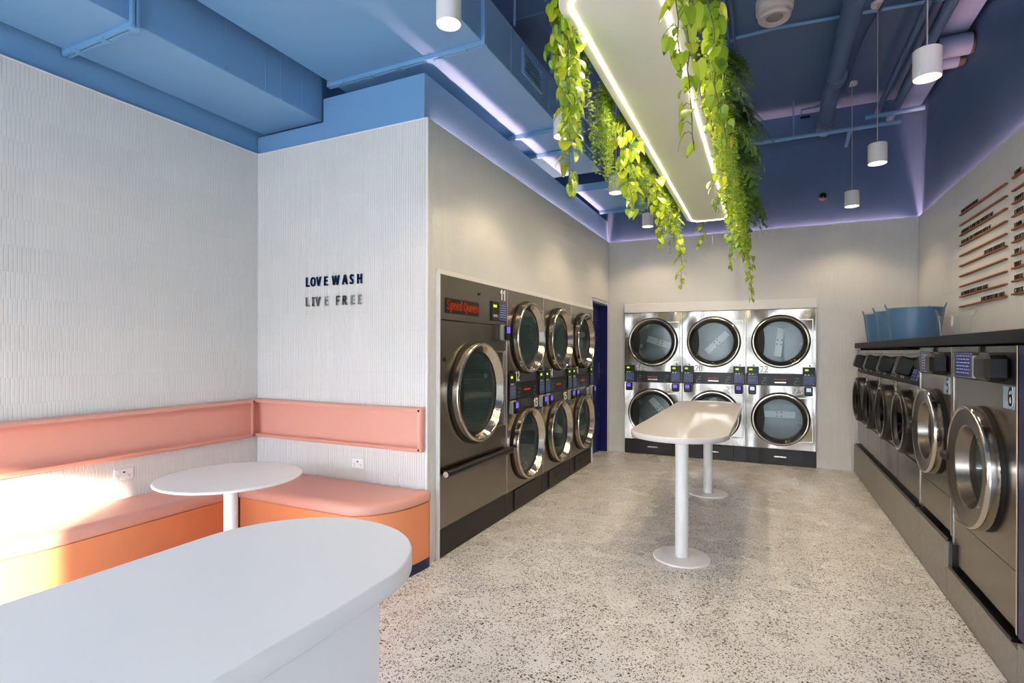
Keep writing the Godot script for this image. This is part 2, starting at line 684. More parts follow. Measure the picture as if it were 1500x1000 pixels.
	var lf := [Color(0.42, 0.58, 0.10), Color(0.58, 0.68, 0.12), Color(0.30, 0.48, 0.10), Color(0.68, 0.72, 0.14)]
	M.leaf = []
	for c in lf:
		var m := mat(c, 0.35)
		m.backlight_enabled = true
		m.backlight = Color(0.55, 0.6, 0.2)
		M.leaf.append(m)
	var sm := mat(Color(0.50, 0.64, 0.16), 0.4)
	sm.backlight_enabled = true
	sm.backlight = Color(0.5, 0.55, 0.2)
	M.small_leaf = sm
	var sm2 := mat(Color(0.38, 0.54, 0.14), 0.4)
	sm2.backlight_enabled = true
	sm2.backlight = Color(0.45, 0.5, 0.2)
	M.small_leaf_dark = sm2
	var fn := mat(Color(0.20, 0.36, 0.12), 0.4)
	fn.backlight_enabled = true
	fn.backlight = Color(0.3, 0.4, 0.15)
	M.fern = fn
	M.stem = mat(Color(0.36, 0.42, 0.14), 0.5)

# ---------------------------------------------------------------- shell
const LEDGE := 0.038  # how far the painted wall stands behind the tiles
const TT := 0.010     # tile thickness
func _shell() -> void:
	struct("floor", bx(-4.4, 2.2, -0.2, 0.0, -9.0, ZF + 0.1), M.floor)
	struct("ceiling", bx(-4.4, 2.2, SLAB, SLAB + 0.25, -9.0, ZF + 0.3), M.blue_slab)
	# left: tiled lower wall with grout backing, painted upper wall
	struct("wall_left", bx(-4.2, XL - TT, 0, H, ZC, ZF), M.grout)
	struct("wall_left_upper", bx(-4.2, XL - LEDGE, H, SLAB, -8.3, ZF), M.blue)
	struct("wall_left_rear", bx(-4.2, XL - LEDGE, 0, H, -8.3, ZC), M.blue_wall)
	# lettering wall and its painted parapet (stepped below the duct)
	struct("wall_front", bx(XL - TT, XD - TT, 0, H - 0.001, ZC - 0.10, ZC - TT), M.grout)
	var par := [Vector2(XL - 0.03, H - 0.12), Vector2(XD - LEDGE, H - 0.12), Vector2(XD - LEDGE, 3.452), Vector2(-3.12, 3.452), Vector2(-3.12, 3.272), Vector2(XL - 0.03, 3.272)]
	struct("wall_front_upper", MB.new().slab(par, [Vector2(0, ZC - 0.16), Vector2(0, ZC - 0.016)], Transform3D.IDENTITY, false), M.blue)
	# dryer wall: above the machines, strips beside them, and an opening for the navy door
	struct("wall_dryers", bx(XD - 0.16, XD - TT, 2.055, H - 0.12, -7.052, ZC - 0.10), M.grout)
	struct("wall_dryers_door_head", bx(XD - 0.16, XD - TT, 2.19, H - 0.12, ZB - 0.01, -7.052), M.grout)
	struct("wall_dryers_near", bx(XD - 0.10, XD - TT, 0, 2.055, -3.2405, ZC - 0.10), M.grout)
	struct("wall_dryers_far", bx(XD - 0.16, XD - TT, 0, 2.055, -7.052, -6.99), M.grout)
	struct("wall_dryers_corner", bx(XD - 0.16, XD - TT, 0, 2.19, ZB - 0.01, -7.851), M.grout)
	struct("wall_dryers_upper", bx(XD - 0.16, XD - LEDGE, H - 0.12, 3.452, ZB - LEDGE - 0.01, ZC - 0.16), M.blue)
	# back wall round the machines' niche
	struct("wall_back", bx(XD - TT, XR + 0.3, 2.06, H - 0.12, -8.2, ZB - TT), M.grout)
	struct("wall_back_left", bx(XD - TT, -1.896, 0, 2.06, -8.2, ZB - TT), M.grout)
	struct("wall_back_right", bx(0.588, XR + 0.3, 0, 2.06, -8.2, ZB - TT), M.grout)
	struct("wall_back_niche", bx(-4.2, XR + 0.3, 0, 2.3, -8.95, -8.75), M.blue_wall)
	struct("wall_back_upper", bx(-4.2, XR + 0.3, H - 0.12, SLAB, -8.3, ZB - LEDGE), M.blue_wall)
	# right wall
	struct("wall_right", bx(XR + TT, XR + 0.4, 0, H - 0.12, -8.3, ZF), M.grout)
	struct("wall_right_upper", bx(XR + LEDGE, XR + 0.4, H - 0.12, SLAB, -8.3, ZF), M.blue_wall)
	# shopfront behind the camera: glazed from wall to wall below the awning, one solid post
	struct("wall_shopfront", bx(-4.2, XR + 0.4, 2.94, SLAB, ZF, ZF + 0.2), M.white_wall)
	struct("wall_left_shopfront", bx(-4.2, XL, 0, 2.94, ZF, ZF + 0.2), M.white_wall)
	struct("wall_right_shopfront", bx(XR, XR + 0.4, 0, 2.94, ZF, ZF + 0.2), M.white_wall)
	struct("wall_post", bx(-0.98, -0.78, 0, 2.94, ZF, ZF + 0.2), M.white_wall)
	var pw := [[XL, -2.40], [-2.40, -0.98], [-0.78, 0.44], [0.44, XR]]
	for k in 4:
		var x0: float = pw[k][0]
		var x1: float = pw[k][1]
		var w := Node3D.new()
		w.name = "window_%d" % (k + 1)
		add_child(w)
		w.set_meta("kind", "structure")
		obj("window_frame", bx(x0, x0 + 0.03, 0, 2.94, ZF + 0.06, ZF + 0.12), M.alu, w)
		obj("window_frame", bx(x1 - 0.03, x1, 0, 2.94, ZF + 0.06, ZF + 0.12), M.alu, w)
		obj("window_frame", bx(x0 + 0.03, x1 - 0.03, 0, 0.06, ZF + 0.06, ZF + 0.12), M.alu, w)
		obj("window_frame", bx(x0 + 0.03, x1 - 0.03, 2.90, 2.94, ZF + 0.06, ZF + 0.12), M.alu, w)
		obj("pane", bx(x0 + 0.03, x1 - 0.03, 0.06, 2.90, ZF + 0.088, ZF + 0.092), M.pane, w)
	# outside: footpath, street awning, and two added walls that block light
	struct("floor_footpath", bx(-40, 40, -0.25, -0.02, ZF + 0.2, 40), M.asphalt)
	struct("ceiling_awning", bx(-14, 12, 2.82, 2.94, ZF + 0.2, 5.0), M.white_wall)
	struct("wall_added_sky_block", bx(-40, 40, -0.02, 4.3, 17, 20), M.light_blocker)  # unseen wall added to cut horizon light reaching the back of the room
	struct("wall_added_sun_block", bx(2.88, 10.5, -0.02, 5.2, 6.0, 6.3), M.light_blocker)  # unseen wall added to keep the low sun off the right half
	# smooth trims
	struct("trim_1", bx(XD - TT, XD + 0.004, 0, H, ZC - 0.004 - 0.012, ZC + 0.004, 0.003), M.white_paint)
	struct("trim_2", bx(XD - TT, XD + 0.03, 0.0, 2.05, -3.252, -3.240, 0.002), M.white_paint)
	struct("trim_3", bx(XD - TT, XD + 0.03, 0.0, 2.05, -6.99, -6.97, 0.002), M.white_paint)
	struct("trim_4", bx(XD - TT, XD + 0.012, 2.05, 2.086, -7.06, -3.25, 0.002), M.white_paint)
	struct("trim_5", bx(XL, XD, H - 0.006, H + 0.004, ZC - 0.02, ZC + 0.003, 0.001), M.white_paint)
	struct("trim_8", bx(XL - TT, XL + 0.003, 0.0, H, ZC - TT, ZC + 0.003, 0.001), M.white_paint)
	struct("trim_6", bx(XL - 0.012, XL + 0.003, H - 0.006, H + 0.004, ZC, 0.6, 0.001), M.white_paint)

# ---------------------------------------------------------------- ribbed wall tiles
var rib_cache := {}
func rib_tile(ribs: int, w: float, h: float) -> ArrayMesh:
	var key := "%d_%.4f_%.4f" % [ribs, w, h]
	if rib_cache.has(key): return rib_cache[key]
	var m := MB.new()
	var p := w / ribs
	var g := 0.0002
	var prof := [Vector2(0.0, 0.0070), Vector2(p * 0.13, TT), Vector2(p * 0.87, TT), Vector2(p, 0.0070)]
	for r in ribs:
		var x := -w / 2 + r * p
		for k in 3:
			var a: Vector2 = prof[k]
			var b: Vector2 = prof[k + 1]
			m.quad(Vector3(x + a.x, -h / 2 + g, a.y), Vector3(x + b.x, -h / 2 + g, b.y), Vector3(x + b.x, h / 2 - g, b.y), Vector3(x + a.x, h / 2 - g, a.y))
		for s in [-1.0, 1.0]:
			var y: float = s * (h / 2 - g)
			var A := Vector3(x + prof[1].x, y, TT)
			var B := Vector3(x + prof[2].x, y, TT)
			var C := Vector3(x + p, y, 0)
			var D := Vector3(x, y, 0)
			if s > 0: m.quad(A, B, C, D)
			else: m.quad(D, C, B, A)
	rib_cache[key] = m.mesh()
	return rib_cache[key]

# u0..u1 along the wall, rows r0..r1; place maps (u, y) to the wall
func lay(wall: Node, u0: float, u1: float, cols: int, r0: int, r1: int, origin: Callable, turn: Basis, skip: Callable) -> void:
	var rh := H / 21.0
	var cw := (u1 - u0) / cols
	var ms := [M.tile, M.tile2, M.tile3, M.tile]
	for r in range(r0, r1):
		var off := 0.5 * (r % 2)
		var cuts := [0.0]
		var c := off if off > 0 else 1.0
		while c < cols - 0.01:
			cuts.append(c)
			c += 1.0
		cuts.append(float(cols))
		for k in cuts.size() - 1:
			var a: float = u0 + cuts[k] * cw
			var b: float = u0 + cuts[k + 1] * cw
			var ya := r * rh
			var yb := ya + rh
			if skip.call(a, b, ya, yb): continue
			var ribs := maxi(1, int(round((b - a) / 0.0198)))
			var tl := Basis.from_euler(Vector3(rng.randf_range(-1, 1) * 0.0018, rng.randf_range(-1, 1) * 0.0018, 0))
			obj("tile", rib_tile(ribs, b - a - 0.0003, rh), ms[rng.randi() % 4], wall, Transform3D(turn * tl, origin.call((a + b) / 2, (ya + yb) / 2)))

func _tiles() -> void:
	var none := func(_a, _b, _c, _d): return false
	lay(get_node("wall_left"), ZC, -0.10, 10, 0, 21, func(u, y): return Vector3(XL - TT, y, u), Basis(Vector3.UP, PI / 2), func(a, b, ya, yb): return yb < 0.44 and b < -1.3)
	lay(get_node("wall_front"), XL, XD - 0.004, 6, 0, 21, func(u, y): return Vector3(u, y, ZC - TT), Basis.IDENTITY, func(a, b, ya, yb): return yb < 0.44)
	var left_turn := Basis(Vector3.UP, PI / 2)
	var on_dryers := func(u, y): return Vector3(XD - TT, y, u)
	var on_back := func(u, y): return Vector3(u, y, ZB - TT)
	lay(get_node("wall_dryers"), -7.052, ZC - 0.016, 13, 14, 21, on_dryers, left_turn, none)
	lay(get_node("wall_dryers_near"), -3.240, ZC - 0.016, 1, 0, 14, on_dryers, left_turn, none)
	lay(get_node("wall_dryers_corner"), ZB, -7.86, 1, 0, 15, on_dryers, left_turn, none)
	lay(get_node("wall_dryers_door_head"), ZB, -7.052, 3, 15, 21, on_dryers, left_turn, none)
	lay(get_node("wall_back"), XD, XR, 13, 14, 21, on_back, Basis.IDENTITY, none)
	lay(get_node("wall_back_left"), XD, -1.896, 1, 0, 14, on_back, Basis.IDENTITY, none)
	lay(get_node("wall_back_right"), 0.588, XR, 4, 0, 14, on_back, Basis.IDENTITY, none)
	lay(get_node("wall_right"), ZB, -3.1, 16, 10, 21, func(u, y): return Vector3(XR + TT, y, u), Basis(Vector3.UP, -PI / 2), none)

# ---------------------------------------------------------------- ceiling: ducts, pipes, fittings
func _flange(parent: Node, x0: float, x1: float, y0: float, y1: float, z: float) -> void:
	var t := 0.03
	for s in [[x0 - t, x1 + t, y0 - t, y0], [x0 - t, x1 + t, y1, y1 + t], [x0 - t, x0, y0, y1], [x1, x1 + t, y0, y1]]:
		obj("flange", bx(s[0], s[1], s[2], s[3], z - 0.022, z - 0.004, 0.002).box(Vector3(s[0], s[2], z + 0.004), Vector3(s[1], s[3], z + 0.022), 0.002), M.blue_flange, parent)
	var k := 0
	var x := x0 + 0.08
	while x < x1:
		obj("clip", bx(x, x + 0.05, y0 - t - 0.004, y0 - t + 0.012, z - 0.026, z + 0.026, 0.002), M.blue_flange, parent)
		x += 0.27
		k += 1

func _ceiling() -> void:
	# duct along the bench wall
	var d1 := thing("air_duct", "square blue sheet-metal duct above the bench wall with a bolted joint", "duct", Vector3.ZERO)
	obj("duct_body", bx(XL + 0.01, -3.165, 3.30, 3.74, ZC - 0.05, -1.785, 0.004).box(Vector3(XL + 0.01, 3.30, -1.775), Vector3(-3.165, 3.74, ZF - 0.05), 0.004), M.blue, d1)
	_flange(d1, XL + 0.01, -3.165, 3.30, 3.74, -1.78)
	for z in [-2.35, -2.65, -2.98, -2.78]:
		obj("seam", bx(-3.167, -3.162, 3.305, 3.735, z - 0.004, z + 0.004, 0.001), M.blue, d1)
	# wide duct over the parapet
	var d2 := thing("supply_duct", "wide blue sheet-metal duct with side grilles beside the planter canopy", "duct", Vector3.ZERO)
	obj("duct_body", bx(-3.05, -1.722, 3.565, 3.92, -6.015, -3.165, 0.004).box(Vector3(-3.05, 3.565, -3.155), Vector3(-1.722, 3.92, ZF - 0.05), 0.004), M.blue, d2)
	_flange(d2, -3.05, -1.722, 3.565, 3.92, -3.16)
	for z in [-3.61, -4.37, -4.95, -5.55]:
		obj("seam", bx(-1.724, -1.718, 3.567, 3.918, z - 0.005, z + 0.005, 0.001), M.blue, d2)
	for g in [[-4.19, -3.79], [-5.70, -5.32]]:
		var fr := MB.new()
		fr.box(Vector3(-1.722, 3.655, g[0]), Vector3(-1.700, 3.675, g[1]), 0.003)
		fr.box(Vector3(-1.722, 3.830, g[0]), Vector3(-1.700, 3.850, g[1]), 0.003)
		fr.box(Vector3(-1.722, 3.675, g[0]), Vector3(-1.700, 3.830, g[0] + 0.03), 0.003)
		fr.box(Vector3(-1.722, 3.675, g[1] - 0.03), Vector3(-1.700, 3.830, g[1]), 0.003)
		var gr := obj("grille", fr, M.blue, d2)
		obj("grille_shade_sheet", bx(-1.7225, -1.7215, 3.675, 3.83, g[0] + 0.03, g[1] - 0.03), M.alu, gr)  # flat dark sheet stands in for the shade inside the duct
		for k in 6:
			var y := 3.69 + k * 0.025
			obj("slat", MB.new().box(Vector3(-0.010, -0.003, g[0] + 0.03), Vector3(0.010, 0.003, g[1] - 0.03), 0.0, Transform3D(Basis(Vector3.BACK, -0.6), Vector3(-1.712, y, 0))), M.blue, gr)
	# channel struts under the wide duct, on threaded rods
	var nn := 0
	for z in [-4.68, -5.22]:
		var s := thing("duct_hanger", "blue channel strut under the wide duct, %s" % ["nearer one", "farther one"][nn], "hanger", Vector3(0, 0, z), 0.0, "struts below the wide duct")
		obj("strut", bx(-3.12, -1.655, 3.523, 3.563, -0.02, 0.02, 0.003), M.blue_flange, s)
		for x in [-3.09, -1.685]:
			obj("rod", MB.new().rod(Vector3(x, 3.50, 0), Vector3(x, SLAB, 0), 0.006, 8), M.blue, s)
		nn += 1
	# flat duct at the far end
	var d3 := thing("flat_duct", "flat blue duct hanging low in the far left corner", "duct", Vector3.ZERO)
	obj("duct_body", bx(-2.17, -1.50, 3.50, 3.56, -7.62, -6.45, 0.004), M.blue, d3)
	obj("lip", bx(-2.18, -1.49, 3.485, 3.575, -6.45, -6.42, 0.003), M.blue_flange, d3)
	obj("strut", bx(-2.16, -1.49, 3.455, 3.497, -7.5, -7.46, 0.003), M.blue_flange, d3)
	for x in [-1.74, -1.53]:
		obj("rod", MB.new().rod(Vector3(x, 3.56, -6.50), Vector3(x, SLAB, -6.50), 0.012, 8), M.blue, d3)
		obj("rod", MB.new().rod(Vector3(x, 3.46, -7.48), Vector3(x, SLAB, -7.48), 0.012, 8), M.blue, d3)
	# deep shade beyond: slab beam
	var bm := obj("ceiling_beam", bx(-4.15, -1.60, 4.25, SLAB - 0.002, -4.35, -4.05, 0.006), M.blue_slab)
	bm.set_meta("kind", "structure")
	tag(obj("rod_hanger", MB.new().rod(Vector3(-1.70, 3.92, -3.62), Vector3(-1.70, SLAB, -3.62), 0.010, 8), M.blue), "thin blue rod above the wide duct before its first grille", "rod", "rods over the wide duct")
	tag(obj("rod_hanger", MB.new().rod(Vector3(-1.70, 3.92, -4.37), Vector3(-1.70, SLAB, -4.37), 0.010, 8), M.blue), "thin blue rod above the wide duct just past its first grille", "rod", "rods over the wide duct")
	# drain pipe and conduits on the slab, right of the canopy
	var pipe := thing("drain_pipe", "thick blue drain pipe running under the slab to the back wall", "pipe", Vector3.ZERO)
	obj("pipe", MB.new().tube([Vector3(0.66, 4.42, ZF - 0.1), Vector3(0.66, 4.42, -6.3), Vector3(0.64, 4.36, -6.7), Vector3(0.66, 4.32, -7.9)], 0.085, 16), M.blue_slab, pipe)
	for z in [-5.15, -6.55, -7.6]:
		obj("coupling", MB.new().rod(Vector3(0.66, 4.42 if z > -6 else 4.375 if z > -7 else 4.33, z - 0.06), Vector3(0.66, 4.42 if z > -6 else 4.365 if z > -7 else 4.325, z + 0.06), 0.098, 16), M.blue_slab, pipe)
	tag(obj("ceiling_conduit", MB.new().tube([Vector3(-0.62, 4.57, -6.1), Vector3(-0.30, 4.57, -5.70), Vector3(0.1, 4.57, -5.68), Vector3(1.6, 4.57, -5.85)], 0.016, 8), M.blue_flange), "thin blue conduit crossing the slab behind the ceiling speaker", "conduit")
	tag(obj("ceiling_conduit", MB.new().tube([Vector3(0.84, 4.55, -7.4), Vector3(0.86, 4.55, -6.15), Vector3(0.95, 4.55, -5.5), Vector3(0.98, 4.55, ZF - 0.2)], 0.014, 8), M.blue_slab), "thin dark conduit beside the thick drain pipe", "conduit")
	tag(obj("ceiling_conduit", MB.new().tube([Vector3(-0.34, 4.56, ZF - 0.2), Vector3(-0.34, 4.56, -7.6)], 0.014, 8).tube([Vector3(-0.29, 4.56, ZF - 0.2), Vector3(-0.29, 4.56, -7.6)], 0.014, 8), M.blue_slab), "pair of thin conduits along the slab beside the planter canopy", "conduit")
	# cross pipe before the back wall
	tag(obj("sprinkler_pipe", MB.new().rod(Vector3(-0.9, 4.14, -7.5), Vector3(1.40, 4.147, -7.5), 0.024, 12).rod(Vector3(1.62, 4.27, -7.5), Vector3(1.05, 4.25, -7.5), 0.028, 12).rod(Vector3(0.90, 4.14, -7.5), Vector3(0.87, 3.98, -7.62), 0.022, 10).rod(Vector3(0.3, 4.14, -7.5), Vector3(0.3, SLAB, -7.5), 0.01, 8), M.blue_flange), "blue pipe crossing in front of the blue back wall", "pipe")
	# pipes and cowls high on the right wall
	var rp := thing("pipe_bundle", "bundle of blue pipes under the slab along the right wall", "pipe", Vector3.ZERO)
	obj("pipe", MB.new().rod(Vector3(1.37, 4.40, ZF - 0.1), Vector3(1.37, 4.36, -7.95), 0.045, 12), M.blue_slab, rp)
	obj("pipe", MB.new().rod(Vector3(1.26, 4.47, ZF - 0.1), Vector3(1.22, 4.42, -7.95), 0.03, 12), M.blue_slab, rp)
	obj("cable_tray", bx(1.44, 1.66, 4.42, 4.50, -7.9, ZF - 0.1, 0.01), M.blue_wall, rp)
	var cw := thing("vent_cowl", "large blue vent pipe elbow ending at the right wall", "vent", Vector3.ZERO)
	obj("cowl", MB.new().rod(Vector3(1.43, 4.31, -6.2), Vector3(1.675, 4.31, -6.2), 0.095, 20), M.blue_slab, cw)
	obj("cowl", MB.new().rod(Vector3(1.44, 4.28, -6.42), Vector3(1.64, 4.28, -6.42), 0.075, 20), M.blue_slab, cw)
	obj("cap", MB.new().rod(Vector3(1.675, 4.31, -6.2), Vector3(1.69, 4.31, -6.2), 0.105, 20), M.black, cw)
	obj("cap", MB.new().rod(Vector3(1.64, 4.28, -6.42), Vector3(1.69, 4.28, -6.42), 0.07, 20), M.black, cw)
	# speaker, access point, bracket, security camera
	var sp := thing("ceiling_speaker", "round white ceiling speaker with grey centre on the blue slab", "speaker", Vector3(0.06, SLAB, -5.28))
	var down := Transform3D(Basis(Vector3.RIGHT, PI / 2), Vector3.ZERO)
	obj("housing", MB.new().lathe([Vector2(0.155, 0.0), Vector2(0.155, 0.07), Vector2(0.15, 0.10), Vector2(0.125, 0.115), Vector2(0.115, 0.105), Vector2(0.0, 0.105)], 36, down), M.speaker, sp)
	obj("speaker_ring", MB.new().lathe([Vector2(0.125, 0.105), Vector2(0.135, 0.15), Vector2(0.12, 0.17), Vector2(0.075, 0.16), Vector2(0.07, 0.15), Vector2(0.0, 0.152)], 36, down), M.speaker, sp)
	obj("cone", MB.new().lathe([Vector2(0.068, 0.152), Vector2(0.06, 0.158), Vector2(0.0, 0.158)], 28, down), M.grille, sp)
	var ap := thing("access_point", "flat white disc on the slab half hidden by the plants", "access point", Vector3(-0.43, SLAB - 0.001, -5.36))
	obj("disc", MB.new().lathe([Vector2(0.105, 0.0), Vector2(0.11, 0.02), Vector2(0.095, 0.04), Vector2(0.0, 0.045)], 32, down), M.white_paint, ap)
	obj("badge", MB.new().lathe([Vector2(0.02, 0.044), Vector2(0.018, 0.047), Vector2(0.0, 0.047)], 16, down), M.screen, ap)
	var br := thing("ceiling_bracket", "small blue bent bracket with a black foot under the slab", "bracket", Vector3(0.39, 0, -7.6))
	obj("arm", MB.new().tube([Vector3(0.25, SLAB, 0.02), Vector3(0.2, 4.52, 0), Vector3(0.0, 4.51, 0), Vector3(0, 4.42, 0)], 0.012, 8), M.blue_flange, br)
	obj("foot", bx(-0.01, 0.10, 4.40, 4.425, -0.02, 0.02, 0.004), M.black, br)
	var sc := thing("security_camera", "small dome security camera high on the blue back wall", "camera", Vector3(0.657, 3.49, ZB - LEDGE))
	obj("mount", MB.new().lathe([Vector2(0.05, 0.0), Vector2(0.05, 0.03), Vector2(0.04, 0.055), Vector2(0.0, 0.055)], 24), M.alu, sc)
	obj("eye", MB.new().lathe([Vector2(0.036, 0.05), Vector2(0.034, 0.068), Vector2(0.022, 0.084), Vector2(0.0, 0.09)], 24, Transform3D(Basis.IDENTITY, Vector3(-0.003, -0.008, 0)), true), M.black_gloss, sc)

# ---------------------------------------------------------------- cove lights in the slot behind the tile tops
func _coves() -> void:
	var y := H - 0.105
	var runs := [
		["cove light strip behind the tile top of the dryer wall", Vector3(XD - 0.026, y, ZB + 0.05), Vector3(XD - 0.026, y, ZC - 0.03)],
		["cove light strip behind the tile top of the back wall", Vector3(XD + 0.06, y, ZB - 0.026), Vector3(XR - 0.10, y, ZB - 0.026)],
		["cove light strip behind the tile top of the right wall", Vector3(XR + 0.026, y, ZB + 0.02), Vector3(XR + 0.026, y, 0.5)],
	]
	for r in runs:
		var a: Vector3 = r[1]
		var b: Vector3 = r[2]
		var d := (b - a).normalized()
		var side := d.cross(Vector3.UP) * 0.006
		var lo := Vector3(min(a.x, b.x) - abs(side.x), y - 0.004, min(a.z, b.z) - abs(side.z))
		var hi := Vector3(max(a.x, b.x) + abs(side.x), y, max(a.z, b.z) + abs(side.z))
		tag(obj("cove_light", MB.new().box(lo, hi), M.led_cove), r[0], "light strip", "cove light strips")
		var L := (b - a).length()
		area_light("cove_lamp", (a + b) / 2 + Vector3(0, 0.003, 0), Vector2(L, 0.012), Vector3.UP, d, COVE, COVE_E * L)

# ---------------------------------------------------------------- bench, tables, counter
func _curved_bench(grow: float) -> Array:
	# left run: plan outline, counter-clockwise in (x, -z)
	var out := []
	var xf := -3.385 + grow
	var zn := -1.02 + grow
	out.append(Vector2(XL + 0.004, -zn))
	var rx := 0.40
	var rz := 0.55
	for k in 13:
		var a := -PI / 2 + PI / 2 * k / 12.0
		out.append(Vector2(xf - rx + rx * cos(a), -(zn - rz) + rz * sin(a)))
	out.append(Vector2(xf, -ZC - 0.004))
	out.append(Vector2(XL + 0.004, -ZC - 0.004))
	return out

func _curved_bench_front(grow: float) -> Array:
	var out := []
	var zf := -2.605 + grow
	var xe := XD + 0.03 + grow * 0.5
	var x0 := -3.383 + 0.024
	out.append(Vector2(x0, -zf))
	var rx := 0.30
	var rz := 0.48
	for k in 13:
		var a := -PI / 2 + PI / 2 * k / 12.0
		out.append(Vector2(xe - rx + rx * cos(a), -(zf - rz) + rz * sin(a)))
	out.append(Vector2(xe, -ZC - 0.004))
	out.append(Vector2(x0, -ZC - 0.004))
	return out

func _furniture() -> void:
	var ben := thing("bench", "orange built-in corner bench with pink cushions and navy kick strip", "bench", Vector3.ZERO)
	obj("base", MB.new().slab(_curved_bench(0.0), [Vector2(0, 0.07), Vector2(0, 0.452)], plan()), M.orange, ben)
	obj("base", MB.new().slab(_curved_bench_front(-0.002), [Vector2(0, 0.07), Vector2(0, 0.452)], plan()), M.orange, ben)
	obj("kick_strip", MB.new().slab(_curved_bench(-0.004), [Vector2(0, 0.0), Vector2(0, 0.07)], plan()), M.navy, ben)
	obj("kick_strip", MB.new().slab(_curved_bench_front(-0.006), [Vector2(0, 0.0), Vector2(0, 0.07)], plan()), M.navy, ben)
	var cush := [Vector2(0.012, 0.456), Vector2(0.002, 0.462), Vector2(0.0, 0.472), Vector2(0.0, 0.492), Vector2(0.004, 0.508), Vector2(0.016, 0.521), Vector2(0.034, 0.528), Vector2(0.052, 0.531)]
	obj("seat_cushion", MB.new().slab(_curved_bench(0.012), cush, plan()), M.vinyl, ben)
	obj("seat_cushion", MB.new().slab(_curved_bench_front(0.012), cush, plan()), M.vinyl, ben)
	var edge := [Vector2(0.004, 0.0), Vector2(0.0, 0.006), Vector2(0.0, 0.032), Vector2(0.004, 0.044), Vector2(0.014, 0.053), Vector2(0.03, 0.056)]
	# backrests hang on the wall, clear of the seats
	var tl := Transform3D(Basis(Vector3(0, 0, -1), Vector3(0, 1, 0), Vector3(1, 0, 0)), Vector3(XL + 0.001, 0, 0))
	tag(obj("back_cushion", MB.new().slab(rounded(1.0, -ZC - 0.065, 0.788, 1.100, 0.012, 4), edge, tl), M.vinyl), "long pink padded backrest strip on the left wall above the bench", "cushion", "backrest strips")
	var tf := Transform3D(Basis.IDENTITY, Vector3(0, 0, ZC + 0.001))
	tag(obj("back_cushion", MB.new().slab(rounded(XL + 0.004, XD - 0.014, 0.788, 1.100, 0.012, 4), edge, tf), M.vinyl), "pink padded backrest strip below the blue lettering", "cushion", "backrest strips")
	# round table
	var rt := thing("round_table", "small round white pedestal table in the bench corner", "table", Vector3(-2.85, 0, -2.15))
	var up := Transform3D(Basis(Vector3.RIGHT, -PI / 2), Vector3.ZERO)
	obj("table_top", MB.new().lathe([Vector2(0, 0.744), Vector2(0.382, 0.744), Vector2(0.392, 0.748), Vector2(0.394, 0.752), Vector2(0.391, 0.757), Vector2(0.384, 0.76), Vector2(0, 0.76)], 72, up), M.counter, rt)
	obj("pedestal", MB.new().lathe([Vector2(0.038, 0.012), Vector2(0.038, 0.744)], 32, up), M.white_satin, rt)
	obj("foot_plate", MB.new().lathe([Vector2(0.22, 0.0), Vector2(0.22, 0.009), Vector2(0.217, 0.012), Vector2(0, 0.012)], 48, up), M.white_satin, rt)
	# bar table
	var bt := thing("bar_table", "tall white bar table with rounded ends on two round pedestals", "table", Vector3.ZERO)
	obj("table_top", MB.new().slab(stadium(-0.57, 0.342, -3.70, -6.64), [Vector2(0.006, 0.880), Vector2(0.0, 0.886), Vector2(0.0, 0.914), Vector2(0.002, 0.918), Vector2(0.006, 0.920)], plan()), M.white_gloss, bt)
	for z in [-4.05, -5.99]:
		obj("pedestal", MB.new().lathe([Vector2(0.046, 0.012), Vector2(0.046, 0.880)], 32, Transform3D(up.basis, Vector3(-0.551, 0, z))), M.white_satin, bt)
		obj("foot_plate", MB.new().lathe([Vector2(0.20, 0.0), Vector2(0.20, 0.009), Vector2(0.197, 0.012), Vector2(0, 0.012)], 48, Transform3D(up.basis, Vector3(-0.551, 0, z))), M.white_satin, bt)
	# counter in the foreground
	var ct := thing("counter", "long white counter with a rounded end in the foreground", "counter", Vector3.ZERO)
	obj("counter_top", MB.new().slab(stadium(-1.2235, 0.3515, 1.15, -1.445, 36), [Vector2(0.004, 0.864), Vector2(0.0, 0.868), Vector2(0.0, 0.915), Vector2(0.0015, 0.9185), Vector2(0.005, 0.92)], plan()), M.counter, ct)
	obj("base_cabinet", bx(-1.545, -0.902, 0.0, 0.852, -1.09, 0.86, 0.003), M.white_satin, ct)
	obj("shadow_gap_rail", bx(-1.53, -0.910, 0.852, 0.864, -1.07, 0.84), M.white_satin, ct)
	obj("side_panel", bx(-0.902, -0.888, 0.02, 0.856, -1.092, 0.25, 0.002), M.white_satin, ct)
	obj("side_panel", bx(-0.902, -0.888, 0.02, 0.856, 0.254, 0.86, 0.002), M.white_satin, ct)

